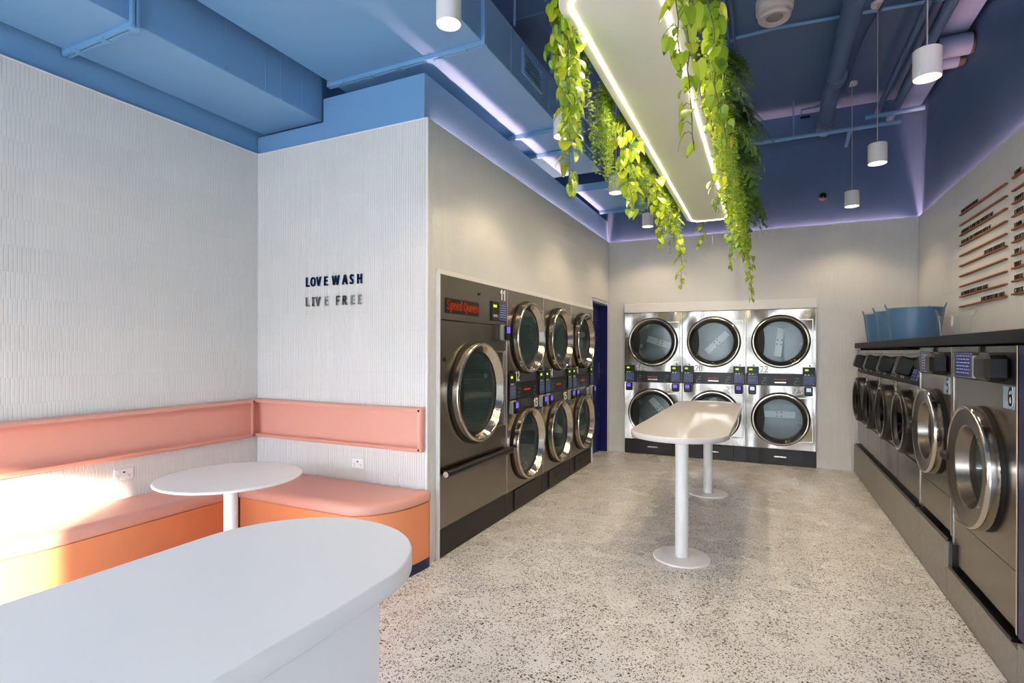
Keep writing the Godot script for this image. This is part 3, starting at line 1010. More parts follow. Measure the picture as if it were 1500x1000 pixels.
# ---------------------------------------------------------------- machine parts (local frame: x to the right, y up, z out of the front)
func _door(parent: Node, cx: float, cy: float, R: float, ring: Material, glass_z := 0.012) -> Node:
	var c := at(cx, cy, 0)
	var k := R / 0.337
	var d := obj("door", MB.new().lathe([Vector2(0.337, 0.004), Vector2(0.337, 0.060), Vector2(0.335, 0.067), Vector2(0.330, 0.071), Vector2(0.322, 0.072), Vector2(0.315, 0.070), Vector2(0.311, 0.064), Vector2(0.284, 0.016), Vector2(0.272, 0.010)].map(func(p): return Vector2(p.x * k, p.y)), 80, c), ring, parent)
	obj("gasket", MB.new().lathe([Vector2(0.352 * k, 0.002), Vector2(0.352 * k, 0.014), Vector2(0.338 * k, 0.018)], 64, c), M.rubber, d)
	obj("inner_seal", MB.new().lathe([Vector2(0.283 * k, 0.016), Vector2(0.274 * k, 0.020), Vector2(0.262 * k, 0.010), Vector2(0.258 * k, 0.0)], 64, c), M.rubber, d)
	obj("glass", MB.new().lathe([Vector2(0.265 * k, 0.0), Vector2(0.0, 0.0)], 48, c * at(0, 0, glass_z)), M.glass, d)
	# hinge plate on the right and latch cover on the left
	obj("latch_cover", MB.new().slab(_crescent(0.272 * k, -0.205 * k), [Vector2(0, glass_z + 0.001), Vector2(0.0, glass_z + 0.006)], c), M.black_matte, d)
	return d

func _crescent(r: float, x: float) -> Array:
	var out := []
	var a0 := acos(-x / r)
	for k in 17:
		var a: float = PI - a0 + 2 * a0 * k / 16.0
		out.append(Vector2(r * cos(a), r * sin(a)))
	var hh := r * sin(a0)
	for k in range(1, 6):
		var t := -1.0 + 2.0 * k / 6.0
		out.append(Vector2(x + 0.02 * (1 - t * t), hh * t))
	return out

func _drum(parent: Node, cx: float, cy: float, r: float, depth: float, turn: float) -> void:
	var c := at(cx, cy, 0)
	var dr := obj("drum", MB.new().lathe([Vector2(r * 0.97, -0.002), Vector2(r, -0.03), Vector2(r, -depth), Vector2(0, -depth)].map(func(p): return p), 56, c), M.drum, parent)
	var t := c * Transform3D(Basis(Vector3.BACK, turn), Vector3(0, 0, -depth))
	obj("drum_bar", MB.new().box(Vector3(-0.05, -r * 0.62, 0.0), Vector3(0.05, r * 0.62, 0.012), 0.004, t), M.drum_plate, dr)
	var bo := MB.new()
	for q in [Vector2(-0.026, -0.03), Vector2(0.026, -0.03), Vector2(-0.026, 0.03), Vector2(0.026, 0.03)]:
		bo.lathe([Vector2(0.009, 0.012), Vector2(0.009, 0.018), Vector2(0, 0.018)], 10, t * at(q.x, q.y, 0))
	obj("bolts", bo, M.black, dr)
	for k in 3:
		var a := turn + TAU * k / 3.0 + 0.5
		obj("baffle", MB.new().box(Vector3(-0.03, r - 0.07, -depth + 0.02), Vector3(0.03, r, -0.06), 0.015, c * Transform3D(Basis(Vector3.BACK, a), Vector3.ZERO)), M.drum, dr)

func _flat(x0: float, x1: float, y0: float, y1: float, z: float) -> MB:
	var m := MB.new()
	m.quad(Vector3(x0, y0, z), Vector3(x1, y0, z), Vector3(x1, y1, z), Vector3(x0, y1, z))
	return m

func _module(parent: Node, x: float, y0: float, y1: float) -> void:
	# black control module: lit display, buttons, blue instruction sticker
	var w := 0.073
	var m := obj("control_module", bx(x - w, x + w, y0, y1, 0.0, 0.022, 0.004), M.black, parent)
	var h := y1 - y0
	obj("display_screen", bx(x - 0.045, x - 0.005, y1 - h * 0.20, y1 - h * 0.11, 0.021, 0.0235), M.lcd, m)
	for k in 3:
		obj("button", bx(x - 0.05 + k * 0.036, x - 0.026 + k * 0.036, y1 - h * 0.46, y1 - h * 0.38, 0.021, 0.025, 0.002), M.btn_green if k == 2 else M.btn_white, m)
	obj("sticker", _flat(x - 0.058, x + 0.058, y0 + h * 0.06, y1 - h * 0.50, 0.0226), M.sticker, m)
	obj("key_lock", MB.new().lathe([Vector2(0.010, 0.0), Vector2(0.010, 0.02), Vector2(0, 0.02)], 12, at(x + 0.01, y1 + 0.018, 0)), M.black, parent)

func _reader(parent: Node, x: float, y: float, pale := false, scale := 1.0) -> void:
	var w := 0.048 * scale
	var h := 0.060 * scale
	var r := obj("card_reader", bx(x - w, x + w, y - h, y + h, 0.0, 0.045, 0.012), M.grey_plastic, parent)
	obj("face", bx(x - w * 0.98, x + w * 0.98, y - h * 0.98, y + h * 0.98, 0.045, 0.068, 0.012), M.black, r)
	obj("screen", bx(x - w * 0.55, x + w * 0.55, y - h * 0.05, y + h * 0.72, 0.0675, 0.069), M.screen_pale if pale else M.screen, r)

func stack_dryer(label: String, w: float, n_up: String, n_low: String, where: Vector3, turn: float, wavy: bool, t_up: float, t_low: float, pale := false) -> void:
	var t := thing("stacked_dryer", label, "dryer", where, turn, "stacked tumble dryers")
	var hw := w / 2 - 0.004
	var st: Material = M.steel_wavy if wavy else M.steel
	var R := 0.337
	var yu := 1.626
	var yl := 0.607
	var rd := 0.29
	# cabinet: sides and top behind the face, faces with round openings
	var cab := MB.new()
	cab.box(Vector3(-hw, 0.21, -0.75), Vector3(-hw + 0.02, 2.045, -0.002))
	cab.box(Vector3(hw - 0.02, 0.21, -0.75), Vector3(hw, 2.045, -0.002))
	cab.box(Vector3(-hw, 2.025, -0.75), Vector3(hw, 2.045, -0.002))
	cab.box(Vector3(-hw, 0.21, -0.77), Vector3(hw, 2.045, -0.75))
	obj("cabinet", cab, M.steel, t)
	obj("front_panel", MB.new().holed(-hw, hw, 1.20, 2.048, 0, yu, rd, 0.0), st, t)
	obj("front_panel", MB.new().holed(-hw, hw, 0.215, 1.043, 0, yl, rd, 0.0), st, t)
	obj("edge_trim", bx(hw - 0.006, hw + 0.003, 0.215, 2.048, -0.004, 0.006, 0.002), M.steel_edge, t)
	for e in [[yu, t_up], [yl, t_low]]:
		_drum(t, 0, e[0], 0.33, 0.60, e[1])
		obj("door_plate", bx(0.10, hw - 0.03, e[0] - 0.29, e[0] - 0.275, 0.0, 0.008, 0.002).box(Vector3(0.10, e[0] + 0.275, 0), Vector3(hw - 0.03, e[0] + 0.29, 0.008), 0.002).box(Vector3(hw - 0.045, e[0] - 0.29, 0), Vector3(hw - 0.03, e[0] + 0.29, 0.012), 0.003), M.steel_edge, t)
		_door(t, 0, e[0], R, M.steel_ring)
	var cp := obj("control_panel", bx(-hw, hw, 1.043, 1.205, -0.02, 0.010, 0.003), M.black, t)
	_module(t, -hw + 0.080, 1.052, 1.292)
	_module(t, hw - 0.080, 1.052, 1.292)
	text("brand_lettering", "Speed Queen", 0.018, 0.002, M.red_print, cp, at(0, 1.128, 0.011), 0.9)
	obj("handle_slot", bx(-0.07, 0.07, 1.078, 1.098, 0.008, 0.014, 0.004), M.steel_edge if wavy else M.black, cp)
	# white icon arrows printed beside the modules
	for s in [-1.0, 1.0]:
		var ar := MB.new()
		for k in 3:
			ar.box(Vector3(s * 0.19 - 0.03 + k * 0.02, 1.07 + k * 0.03, 0.0098), Vector3(s * 0.19 - 0.022 + k * 0.02, 1.09 + k * 0.03, 0.0108))
			ar.box(Vector3(s * 0.19 - 0.03, 1.064 + k * 0.04, 0.0098), Vector3(s * 0.19 + 0.03, 1.068 + k * 0.04, 0.0108))
		obj("icons", ar, M.grille, cp)
	_reader(t, -hw + 0.075, 0.982, pale)
	_reader(t, hw - 0.085, 0.982, pale)
	text("number", n_up, 0.088, 0.003, M.number, t, at(-hw + 0.215, 1.257, 0.003), 0.78)
	text("number", n_low, 0.088, 0.003, M.number, t, at(hw - 0.20, 0.975, 0.003), 0.78)
	# toe kick with lint drawer
	obj("toe_kick", bx(-hw, hw, 0.0, 0.212, -0.05, -0.012, 0.002), M.toe, t)
	var dw := obj("lint_drawer", bx(-0.26, 0.26, 0.022, 0.200, -0.012, 0.0, 0.003), M.toe, t)
	obj("pull", bx(-0.075, 0.075, 0.100, 0.122, -0.001, 0.008, 0.004), M.steel_edge if wavy else M.black, dw)

func big_dryer(where: Vector3, turn: float) -> void:
	var t := thing("large_dryer", "large single stainless dryer numbered 11 with a wide black handle bar", "dryer", where, turn)
	var hw := 0.545
	var yc := 1.167
	var R := 0.395
	var cab := MB.new()
	cab.box(Vector3(-hw, 0.21, -0.85), Vector3(-hw + 0.02, 2.045, -0.002))
	cab.box(Vector3(hw - 0.02, 0.21, -0.85), Vector3(hw, 2.045, -0.002))
	cab.box(Vector3(-hw, 2.025, -0.85), Vector3(hw, 2.045, -0.002))
	cab.box(Vector3(-hw, 0.21, -0.87), Vector3(hw, 2.045, -0.85))
	obj("cabinet", cab, M.steel, t)
	obj("header_panel", bx(-hw, hw, 1.722, 2.048, -0.02, 0.004, 0.003), M.steel, t)
	obj("front_panel", MB.new().holed(-hw, hw, 0.612, 1.716, -0.02, yc, 0.34, 0.0), M.steel, t)
	obj("lower_panel", bx(-hw, hw, 0.215, 0.604, -0.02, 0.002, 0.003), M.steel, t)
	_drum(t, -0.02, yc, 0.37, 0.75, 0.4)
	obj("door_plate", bx(0.20, 0.50, yc - 0.33, yc - 0.315, 0.0, 0.008, 0.002).box(Vector3(0.20, yc + 0.315, 0), Vector3(0.50, yc + 0.33, 0.008), 0.002).box(Vector3(0.49, yc - 0.33, 0), Vector3(0.505, yc + 0.33, 0.014), 0.003), M.steel_edge, t)
	_door(t, -0.02, yc, R, M.steel_ring)
	var pl := obj("name_plate", bx(-0.485, 0.005, 1.773, 1.884, 0.003, 0.012, 0.003), M.black_matte, t)
	text("brand_lettering", "Speed Queen", 0.068, 0.003, M.red_print, pl, at(-0.240, 1.832, 0.0125), 0.78, 1, 0.8)
	var m := obj("control_module", bx(0.225, 0.515, 1.752, 1.920, 0.003, 0.016, 0.003), M.black, t)
	obj("display_screen", bx(0.25, 0.31, 1.868, 1.890, 0.0155, 0.018), M.lcd, m)
	for k in 3:
		obj("button", bx(0.25 + k * 0.035, 0.275 + k * 0.035, 1.785, 1.808, 0.0155, 0.019, 0.002), M.btn_green if k == 2 else M.btn_white, m)
	obj("sticker", _flat(0.370, 0.505, 1.765, 1.908, 0.0166), M.sticker_tall, m)
	text("number", "11", 0.092, 0.003, M.number, t, at(0.455, 1.985, 0.006), 0.8)
	_reader(t, 0.44, 1.655, false, 1.15)
	obj("key_lock", MB.new().lathe([Vector2(0.011, 0.0), Vector2(0.011, 0.012), Vector2(0, 0.012)], 12, at(0.02, 1.955, 0.003)), M.black, t)
	obj("latch_slot", bx(-0.505, -0.475, 1.42, 1.445, 0.0, 0.003), M.black, t)
	var hb := obj("handle_bar", MB.new().rod(Vector3(-0.53, 0.612, 0.045), Vector3(0.54, 0.612, 0.045), 0.030, 20), M.black, t)
	obj("bar_end", MB.new().rod(Vector3(-0.540, 0.612, 0.045), Vector3(-0.53, 0.612, 0.045), 0.022, 20), M.steel_edge, hb)
	obj("bar_bracket", bx(-0.50, -0.46, 0.60, 0.625, 0.0, 0.045).box(Vector3(0.46, 0.60, 0.0), Vector3(0.50, 0.625, 0.045)), M.black, hb)
	obj("toe_kick", bx(-hw, hw, 0.0, 0.212, -0.05, -0.012, 0.002), M.toe, t)
	obj("edge_trim", bx(hw - 0.004, hw + 0.003, 0.215, 2.048, -0.004, 0.008, 0.002), M.steel_edge, t)

func _machines() -> void:
	var q := PI / 2
	big_dryer(Vector3(-2.107, 0, -3.795), q)
	var zz := [-4.342, -5.214, -6.092, -6.962]
	for k in 3:
		var a := str(12 + 2 * k)
		var b := str(13 + 2 * k)
		stack_dryer(["stacked stainless dryer pair right next to the large single dryer", "stacked stainless dryer pair, middle one of three on the left wall", "stacked stainless dryer pair beside the navy door"][k], zz[k] - zz[k + 1], a, b, Vector3(-2.107, 0, (zz[k] + zz[k + 1]) / 2), q, false, 0.4 + k, 1.1 + k * 0.7)
	var xx := [-1.890, -1.070, -0.244, 0.582]
	var turns := [[1.25, 0.75], [-0.8, 0.3], [-0.13, 1.57]]
	for k in 3:
		var a := str(18 + 2 * k)
		var b := str(19 + 2 * k)
		stack_dryer(["stacked stainless dryer pair at the left end of the back wall row", "stacked stainless dryer pair in the middle of the back wall row", "stacked stainless dryer pair at the right end of the back wall row"][k], xx[k + 1] - xx[k], a, b, Vector3((xx[k] + xx[k + 1]) / 2, 0, -7.88), 0.0, true, turns[k][0], turns[k][1], k == 2)
	tag(obj("header_panel", bx(-1.892, 0.585, 2.054, 2.185, ZB - 0.01, -7.866, 0.004), M.white_paint), "smooth white filler panel above the back wall dryers", "panel")

# ---------------------------------------------------------------- washers, plinth, shelf on the right
func small_washer(label: String, num: String, where: Vector3, w: float) -> void:
	var t := thing("front_load_washer", label, "washer", where, -PI / 2, "washers along the right wall")
	var hw := w / 2 - 0.003
	var y0 := 0.345
	var yc := 0.935
	obj("cabinet", bx(-hw, hw, y0 + 0.0, 1.50, -0.60, -0.02, 0.004), M.steel, t)
	obj("front_panel", bx(-hw, hw, 0.665, 1.245, -0.02, 0.0, 0.006), M.steel, t)
	obj("lower_panel", bx(-hw, hw, y0 + 0.045, 0.655, -0.02, -0.002, 0.004), M.steel, t)
	obj("top_cap", bx(-hw, hw, 1.475, 1.515, -0.10, -0.005, 0.004), M.steel, t)
	# sloping control panel
	var cp := obj("control_panel", MB.new().slab([Vector2(-0.06, 1.475), Vector2(-0.10, 1.475), Vector2(-0.10, 1.25), Vector2(0.0, 1.25), Vector2(0.002, 1.262)], [Vector2(0, -hw), Vector2(0, hw)], Transform3D(Basis(Vector3(0, 0, 1), Vector3(0, 1, 0), Vector3(-1, 0, 0)), Vector3.ZERO), false), M.black_matte, t)
	var sl := Transform3D(Basis(Vector3.RIGHT, -atan2(0.062, 0.213)), Vector3(0, 1.365, -0.026))
	for s in [[0.10, 0.155], [0.17, 0.225], [-0.18, -0.13], [-0.25, -0.20], [0.255, 0.325]]:
		var fm := MB.new()
		var o := Vector3(0, 0, 0.004)
		fm.quad(sl * (Vector3(s[0], -0.09, 0) + o), sl * (Vector3(s[1], -0.09, 0) + o), sl * (Vector3(s[1], 0.085, 0) + o), sl * (Vector3(s[0], 0.085, 0) + o))
		obj("sticker", fm, M.sticker if s[0] > 0.24 else M.grey_plastic if s[0] < 0 else M.sticker_tall, cp)
	var rd := obj("card_reader", MB.new().box(Vector3(-0.07, -0.075, 0.0), Vector3(0.07, 0.075, 0.11), 0.015, sl), M.black, t)
	obj("reader_screen", MB.new().box(Vector3(-0.085, -0.06, 0.02), Vector3(-0.069, 0.06, 0.10), 0.003, sl), M.grey_plastic, rd)
	# black plastic door with a glass bowl
	var c := at(0.0, yc, 0)
	var d := obj("door", MB.new().lathe([Vector2(0.258, 0.0), Vector2(0.258, 0.045), Vector2(0.250, 0.064), Vector2(0.23, 0.072), Vector2(0.21, 0.070), Vector2(0.195, 0.06), Vector2(0.185, 0.02)], 56, c, true), M.black, t)
	obj("glass", MB.new().lathe([Vector2(0.19, 0.040), Vector2(0.15, 0.02), Vector2(0.09, -0.004), Vector2(0.0, -0.012)], 40, c, true), M.black_gloss, d)
	obj("door_ring", MB.new().lathe([Vector2(0.232, 0.071), Vector2(0.222, 0.076), Vector2(0.212, 0.070)], 56, c), M.steel_edge, d)
	obj("hinge", bx(-0.29, -0.245, yc - 0.10, yc + 0.10, 0.0, 0.05, 0.008), M.black, d)
	obj("vent_strip", bx(hw - 0.075, hw - 0.062, yc - 0.18, yc + 0.12, 0.0, 0.004, 0.001), M.steel_edge, t)
	text("number", num, 0.105, 0.004, M.number, t, at(hw - 0.095, 1.185, 0.003), 1.3, 1, 0.8)
	obj("base_rail", bx(-hw, hw, y0 - 0.006, y0 + 0.014, -0.5, 0.024).box(Vector3(-hw, y0 + 0.014, -0.5), Vector3(hw, y0 + 0.045, -0.03)), M.black, t)

func large_washer(label: String, num: String, where: Vector3, w: float, y0: float, yc: float, R: float) -> void:
	var t := thing("industrial_washer", label, "washer", where, -PI / 2, "washers along the right wall")
	var hw := w / 2 - 0.003
	var hole := R * 0.62
	var seam := 0.50 if num == "6" else 0.60
	var cab := MB.new()
	cab.box(Vector3(-hw, y0, -0.60), Vector3(-hw + 0.02, 1.53, -0.004))
	cab.box(Vector3(hw - 0.02, y0, -0.60), Vector3(hw, 1.53, -0.004))
	cab.box(Vector3(-hw, 1.51, -0.60), Vector3(hw, 1.53, -0.004))
	cab.box(Vector3(-hw, y0, -0.61), Vector3(hw, 1.53, -0.60))
	obj("cabinet", cab, M.steel, t)
	obj("front_panel", MB.new().holed(-hw, hw, seam + 0.002, 1.345, 0, yc, hole, 0.0), M.steel, t)
	obj("lower_panel", bx(-hw, hw, y0 + 0.045, seam - 0.002, -0.02, 0.0, 0.002), M.steel, t)
	obj("top_cap", bx(-hw, hw, 1.495, 1.53, -0.02, 0.004, 0.003), M.steel, t)
	obj("edge_trim", bx(hw - 0.010, hw + 0.002, y0 + 0.03, 1.53, -0.004, 0.008, 0.002), M.steel_edge, t)
	obj("edge_trim", bx(-hw - 0.002, -hw + 0.006, y0 + 0.03, 1.53, -0.004, 0.006, 0.002), M.steel_edge, t)
	var cp := obj("control_panel", bx(-hw + 0.006, hw - 0.010, 1.348, 1.495, -0.02, 0.002, 0.002), M.black_matte, t)
	var k := w / 0.94
	obj("sticker", _flat((-0.445) * k, (-0.145) * k, 1.354, 1.491, 0.0030), M.sticker_tall, cp)
	obj("sticker", _flat((-0.02) * k, (0.10) * k, 1.425, 1.492, 0.0030), M.sticker, cp)
	obj("sticker", _flat((-0.02) * k, (0.10) * k, 1.354, 1.420, 0.0030), M.sticker, cp)
	for i in 2:
		for j in 3:
			obj("button", bx((-0.115 + j * 0.03) * k, (-0.095 + j * 0.03) * k, 1.395 + i * 0.035, 1.417 + i * 0.035, 0.001, 0.005, 0.001), M.grey_plastic, cp)
	obj("stripe", bx(-0.13 * k, 0.17 * k, 1.419, 1.423, 0.0015, 0.0035), M.red_print, cp)
	var rd := obj("card_reader", bx(0.22 * k, 0.40 * k, 1.360, 1.485, 0.0, 0.10, 0.02), M.black, t)
	obj("reader_screen", bx(0.20 * k, 0.222 * k, 1.365, 1.48, 0.02, 0.095, 0.003), M.grey_plastic, rd)
	obj("key_lock", MB.new().lathe([Vector2(0.016, 0.0), Vector2(0.016, 0.012), Vector2(0, 0.012)], 14, at(0.02, 1.512, 0.004)), M.black, t)
	# number plate
	var np := obj("number_plate", bx(hw - 0.165, hw - 0.035, 1.232, 1.338, 0.0, 0.006, 0.002), M.acrylic, t)
	text("number", num, 0.088, 0.003, M.number, np, at(hw - 0.075, 1.288, 0.0065), 0.9, 1, 0.8)
	# ring door with round window
	var c := at(0, yc, 0)
	var d := obj("door", MB.new().lathe([Vector2(R * 0.94, 0.069), Vector2(R * 0.68, 0.060)], 72, c), M.steel, t)
	obj("outer_rim", MB.new().lathe([Vector2(R, 0.02), Vector2(R, 0.055), Vector2(R * 0.992, 0.066), Vector2(R * 0.975, 0.073), Vector2(R * 0.955, 0.074), Vector2(R * 0.94, 0.069)], 72, c, true), M.steel_ring, d)
	obj("inner_rim", MB.new().lathe([Vector2(R * 0.68, 0.060), Vector2(R * 0.665, 0.056), Vector2(R * 0.60, 0.0), Vector2(R * 0.58, -0.06)], 72, c), M.steel, d)
	obj("gasket", MB.new().lathe([Vector2(R * 1.0, 0.0), Vector2(R * 1.0, 0.022), Vector2(R * 0.97, 0.024)], 56, c), M.rubber, d)
	obj("glass", MB.new().lathe([Vector2(R * 0.585, -0.03), Vector2(R * 0.52, -0.09), Vector2(R * 0.40, -0.14), Vector2(R * 0.2, -0.165), Vector2(0.0, -0.17)], 48, c, true), M.glass, d)
	obj("handle", MB.new().box(Vector3(-R - 0.085, yc - 0.026, 0.03), Vector3(-R + 0.02, yc + 0.026, 0.085), 0.012), M.black, d)
	var bo := MB.new()
	for yy in [-0.19, -0.16, 0.16, 0.19]:
		bo.lathe([Vector2(0.006, 0.0), Vector2(0.006, 0.006), Vector2(0, 0.006)], 10, at(R * 0.80 * cos(asin(yy / R)), yc + yy, 0.073))
	obj("bolts", bo, M.steel_edge, d)
	var dr := obj("drum", MB.new().lathe([Vector2(R * 0.75, -0.02), Vector2(R * 0.95, -0.06), Vector2(R * 0.95, -0.50), Vector2(0, -0.50)], 48, c), M.drum, t)
	obj("drum_rings", MB.new().lathe([Vector2(R * 0.93, -0.15), Vector2(R * 0.90, -0.17), Vector2(R * 0.93, -0.19)], 48, c).lathe([Vector2(R * 0.93, -0.32), Vector2(R * 0.90, -0.34), Vector2(R * 0.93, -0.36)], 48, c), M.steel_edge, dr)
	var br := bx(-hw, hw, y0 - 0.002, y0 + 0.014, -0.5, 0.024).box(Vector3(-hw, y0 + 0.014, -0.5), Vector3(hw, y0 + 0.045, -0.03))
	if num == "6":
		br.box(Vector3(-hw + 0.002, y0 + 0.014, -0.03), Vector3(-hw + 0.055, 0.345, 0.020))
	obj("base_rail", br, M.black, t)

func _right_side() -> void:
	# tiled plinth
	var pl := struct("wall_plinth", bx(XP + 0.010, XR + 0.05, 0, 0.335, ZB - 0.01, -4.105).box(Vector3(XP + 0.010, 0, -4.105), Vector3(XR + 0.05, 0.185, -1.2)), M.plinth)
	var js := [ZB, -7.13, -6.33, -5.53, -4.73, -4.10, -3.60, -3.08, -2.48, -1.88, -1.28]
	for k in js.size() - 1:
		var top := 0.338 if k < 5 else 0.188 if k < 7 else 0.22
		obj("tile", bx(XP, XP + 0.0105, 0.002, top, js[k] + 0.0015, js[k + 1] - 0.0015, 0.0015), M.plinth, pl)
		obj("tile", bx(XP + 0.0105, XP + 0.06, top - 0.010 + 0.0, top, js[k] + 0.0015, js[k + 1] - 0.0015), M.plinth, pl)
	struct("trim_7", bx(XP - 0.004, XP, 0.0, 0.006, ZB, -1.2), M.plinth)
	# washers
	var zz := [-7.86, -7.115, -6.37, -5.63, -4.895]
	for k in 4:
		small_washer(["grey washer with black round door, right against the back wall", "grey washer with black round door, second from the back wall", "grey washer with black round door, third from the back wall", "grey washer with black round door next to the steel ring washers"][k], str(k + 1), Vector3(1.03, 0, (zz[k] + zz[k + 1]) / 2), zz[k + 1] - zz[k])
	large_washer("stainless washer with steel ring door, narrower of the two", "5", Vector3(1.03, 0, (-4.875 - 4.10) / 2), 0.765, 0.345, 0.965, 0.285)
	large_washer("largest stainless washer with steel ring door beside the navy cabinet", "6", Vector3(1.03, 0, (-4.095 - 3.155) / 2), 0.935, 0.19, 0.886, 0.325)
	# navy cabinet beyond and shelf over the machines
	var cb := thing("navy_cabinet", "dark navy cabinet end panel beside the largest washer", "cabinet", Vector3.ZERO)
	obj("carcass", bx(1.02, XR - 0.012, 0.22, 1.53, -3.135, -1.4, 0.003), M.navy, cb)
	obj("door", bx(1.005, 1.02, 0.225, 1.52, -2.70, -2.06, 0.003), M.navy, cb)
	obj("door", bx(1.005, 1.02, 0.225, 1.52, -2.05, -1.41, 0.003), M.navy, cb)
	tag(obj("shelf", bx(XP, XR - 0.002, 1.538, 1.600, -7.90, -1.3, 0.003), M.navy_shelf), "long dark navy shelf over the washers", "shelf")
	var pn := obj("filler_panel", bx(1.06, XR, 0.34, 1.535, -7.905, -7.87), M.black)
	tag(pn, "black filler between the first washer and the back wall", "panel")
	# tubs
	_tub("blue flexible laundry tub with two loop handles, nearest and widest in view", Vector3(1.325, 1.600, -6.48), 0.222, 0.185, 0.325, M.tub, 0.2)
	_tub("blue flexible laundry tub, middle one of the three on the shelf", Vector3(1.295, 1.600, -6.96), 0.222, 0.185, 0.325, M.tub, 0.2)
	_tub("blue flexible laundry tub, farthest one next to the back wall", Vector3(1.265, 1.600, -7.44), 0.222, 0.185, 0.325, M.tub, 0.2)
	_tub("clear plastic laundry tub on the shelf behind the blue tubs", Vector3(1.49, 1.600, -5.86), 0.115, 0.095, 0.21, M.clear, 0.2)
	# letter rails on the right wall
	var rows := [["LOVE INSPIRATION", -1], ["", 0], ["COURAGE IS NOT THE ABSENCE OF", -1], ["FEAR BUT THE TRIUMPH OVER IT", -1], ["", 0], ["NELSON MANDELA", 1], ["", 0], ["", 0], ["EAT WASH DANCE MORE TIME", -1], ["LOVE WASH LIVE FREE", 1]]
	var names := ["top", "second", "third", "fourth", "fifth", "sixth", "seventh", "eighth", "ninth", "bottom"]
	for k in 10:
		var y := 2.780 - k * 0.0955
		_rail("%s wooden rail of the left column %s" % [names[k], "with black letters" if rows[k][0] != "" else "without letters"], y, -6.36, -5.290, rows[k][0], rows[k][1])
	var rows2 := ["LOVE", "", "EMPTY", "CHECK", "LOAD", "SELECT", "TAP /", "WAIT", "MUSSE", "CHECK"]
	for k in 10:
		var y := 2.784 - k * 0.0955
		_rail("%s wooden rail of the right column %s" % [names[k], "with black letters" if rows2[k] != "" else "without letters"], y, -5.170, -4.10, rows2[k], -1)

func _rail(label: String, y: float, z0: float, z1: float, s: String, align: int) -> void:
	var t := thing("letter_rail", label, "rail", Vector3(XR, y, 0), 0.0, "wooden letter rails on the right wall")
	obj("rail", bx(-0.022, 0.0, -0.009, 0.004, z0, z1, 0.001), M.wood, t)
	if s != "":
		var tm := text("letters", s, 0.034, 0.004, M.letter_black, t, Transform3D(Basis(Vector3.UP, -PI / 2), Vector3(-0.012, 0.022, z0 + 0.03 if align < 0 else z1 - 0.03)), 1.0, 0 if align < 0 else 2)
		tm.name = "letters"

func _tub(label: String, where: Vector3, r1: float, r0: float, h: float, m: Material, a: float) -> void:
	var t := thing("laundry_tub", label, "tub", where, 0.0, "laundry tubs on the shelf")
	var up := Transform3D(Basis(Vector3.RIGHT, -PI / 2), Vector3.ZERO)
	obj("bowl", MB.new().lathe([Vector2(0, 0), Vector2(r0 - 0.01, 0.0), Vector2(r0, 0.008), Vector2(r1, h - 0.012), Vector2(r1 + 0.006, h - 0.008), Vector2(r1 + 0.006, h), Vector2(r1 - 0.004, h), Vector2(r0 - 0.006, 0.012), Vector2(0, 0.012)], 56, up), m, t)
	for s in [-1.0, 1.0]:
		var pts := []
		for k in 11:
			var q := PI * k / 10.0
			var dx := cos(q) * 0.045
			var dy := sin(q) * 0.055
			# loops stand on the rim across the line of sight
			pts.append(Vector3(dx * sin(a) + s * (r1 + 0.002 + dy * 0.35) * cos(a), h - 0.01 + dy, s * (r1 + 0.002 + dy * 0.35) * sin(a) - dx * cos(a)))
		obj("handle", MB.new().tube(pts, 0.008, 8), m, t)
		# rib below the handle
		obj("rib", MB.new().tube([Vector3(s * (r0 + 0.004) * cos(a), 0.01, s * (r0 + 0.004) * sin(a)), Vector3(s * (r1 + 0.004) * cos(a), h - 0.01, s * (r1 + 0.004) * sin(a))], 0.008, 8), m, t)

# ---------------------------------------------------------------- hanging planter canopy
const CY := 3.10
func _canopy() -> void:
	var t := thing("planter_canopy", "long white hanging planter board outlined with a light strip", "planter", Vector3.ZERO)
	var out := _rr(-0.885, -0.372, -7.03, -2.24, 0.16)
	obj("board", MB.new().slab(out, [Vector2(0.004, CY), Vector2(0.0, CY + 0.004), Vector2(0.0, CY + 0.14), Vector2(0.012, CY + 0.14)], plan()), M.white_paint, t)
	var li := _rr(-0.830, -0.427, -6.975, -2.295, 0.11)
	var m := MB.new()
	for i in li.size():
		var a: Vector2 = li[i]
		var b: Vector2 = li[(i + 1) % li.size()]
		var na := (b - a).normalized()
		na = Vector2(na.y, -na.x) * 0.007
		m.quad(Vector3(a.x + na.x, CY - 0.006, -(a.y + na.y)), Vector3(a.x - na.x, CY - 0.006, -(a.y - na.y)), Vector3(b.x - na.x, CY - 0.006, -(b.y - na.y)), Vector3(b.x + na.x, CY - 0.006, -(b.y + na.y)))
		for s in [-1.0, 1.0]:
			m.quad(Vector3(a.x + s * na.x, CY - 0.006, -(a.y + s * na.y)), Vector3(b.x + s * na.x, CY - 0.006, -(b.y + s * na.y)), Vector3(b.x + s * na.x, CY, -(b.y + s * na.y)), Vector3(a.x + s * na.x, CY, -(a.y + s * na.y)))
	obj("light_strip", m, M.led_warm, t)
	for p in [Vector2(-0.80, -2.9), Vector2(-0.46, -2.9), Vector2(-0.80, -6.5), Vector2(-0.46, -6.5), Vector2(-0.63, -4.7)]:
		obj("cable", MB.new().rod(Vector3(p.x, CY + 0.14, p.y), Vector3(p.x, SLAB, p.y), 0.004, 6), M.cord, t)
	for x in [-0.830, -0.427]:
		area_light("canopy_lamp", Vector3(x, CY - 0.008, -4.7), Vector2(4.3, 0.014), Vector3.DOWN, Vector3(0, 0, 1), CANOPY, CANOPY_E * 4.3)
	_plants()

func _rr(x0: float, x1: float, z0: float, z1: float, r: float) -> Array:
	return rounded(x0, x1, -z1, -z0, r, 8)

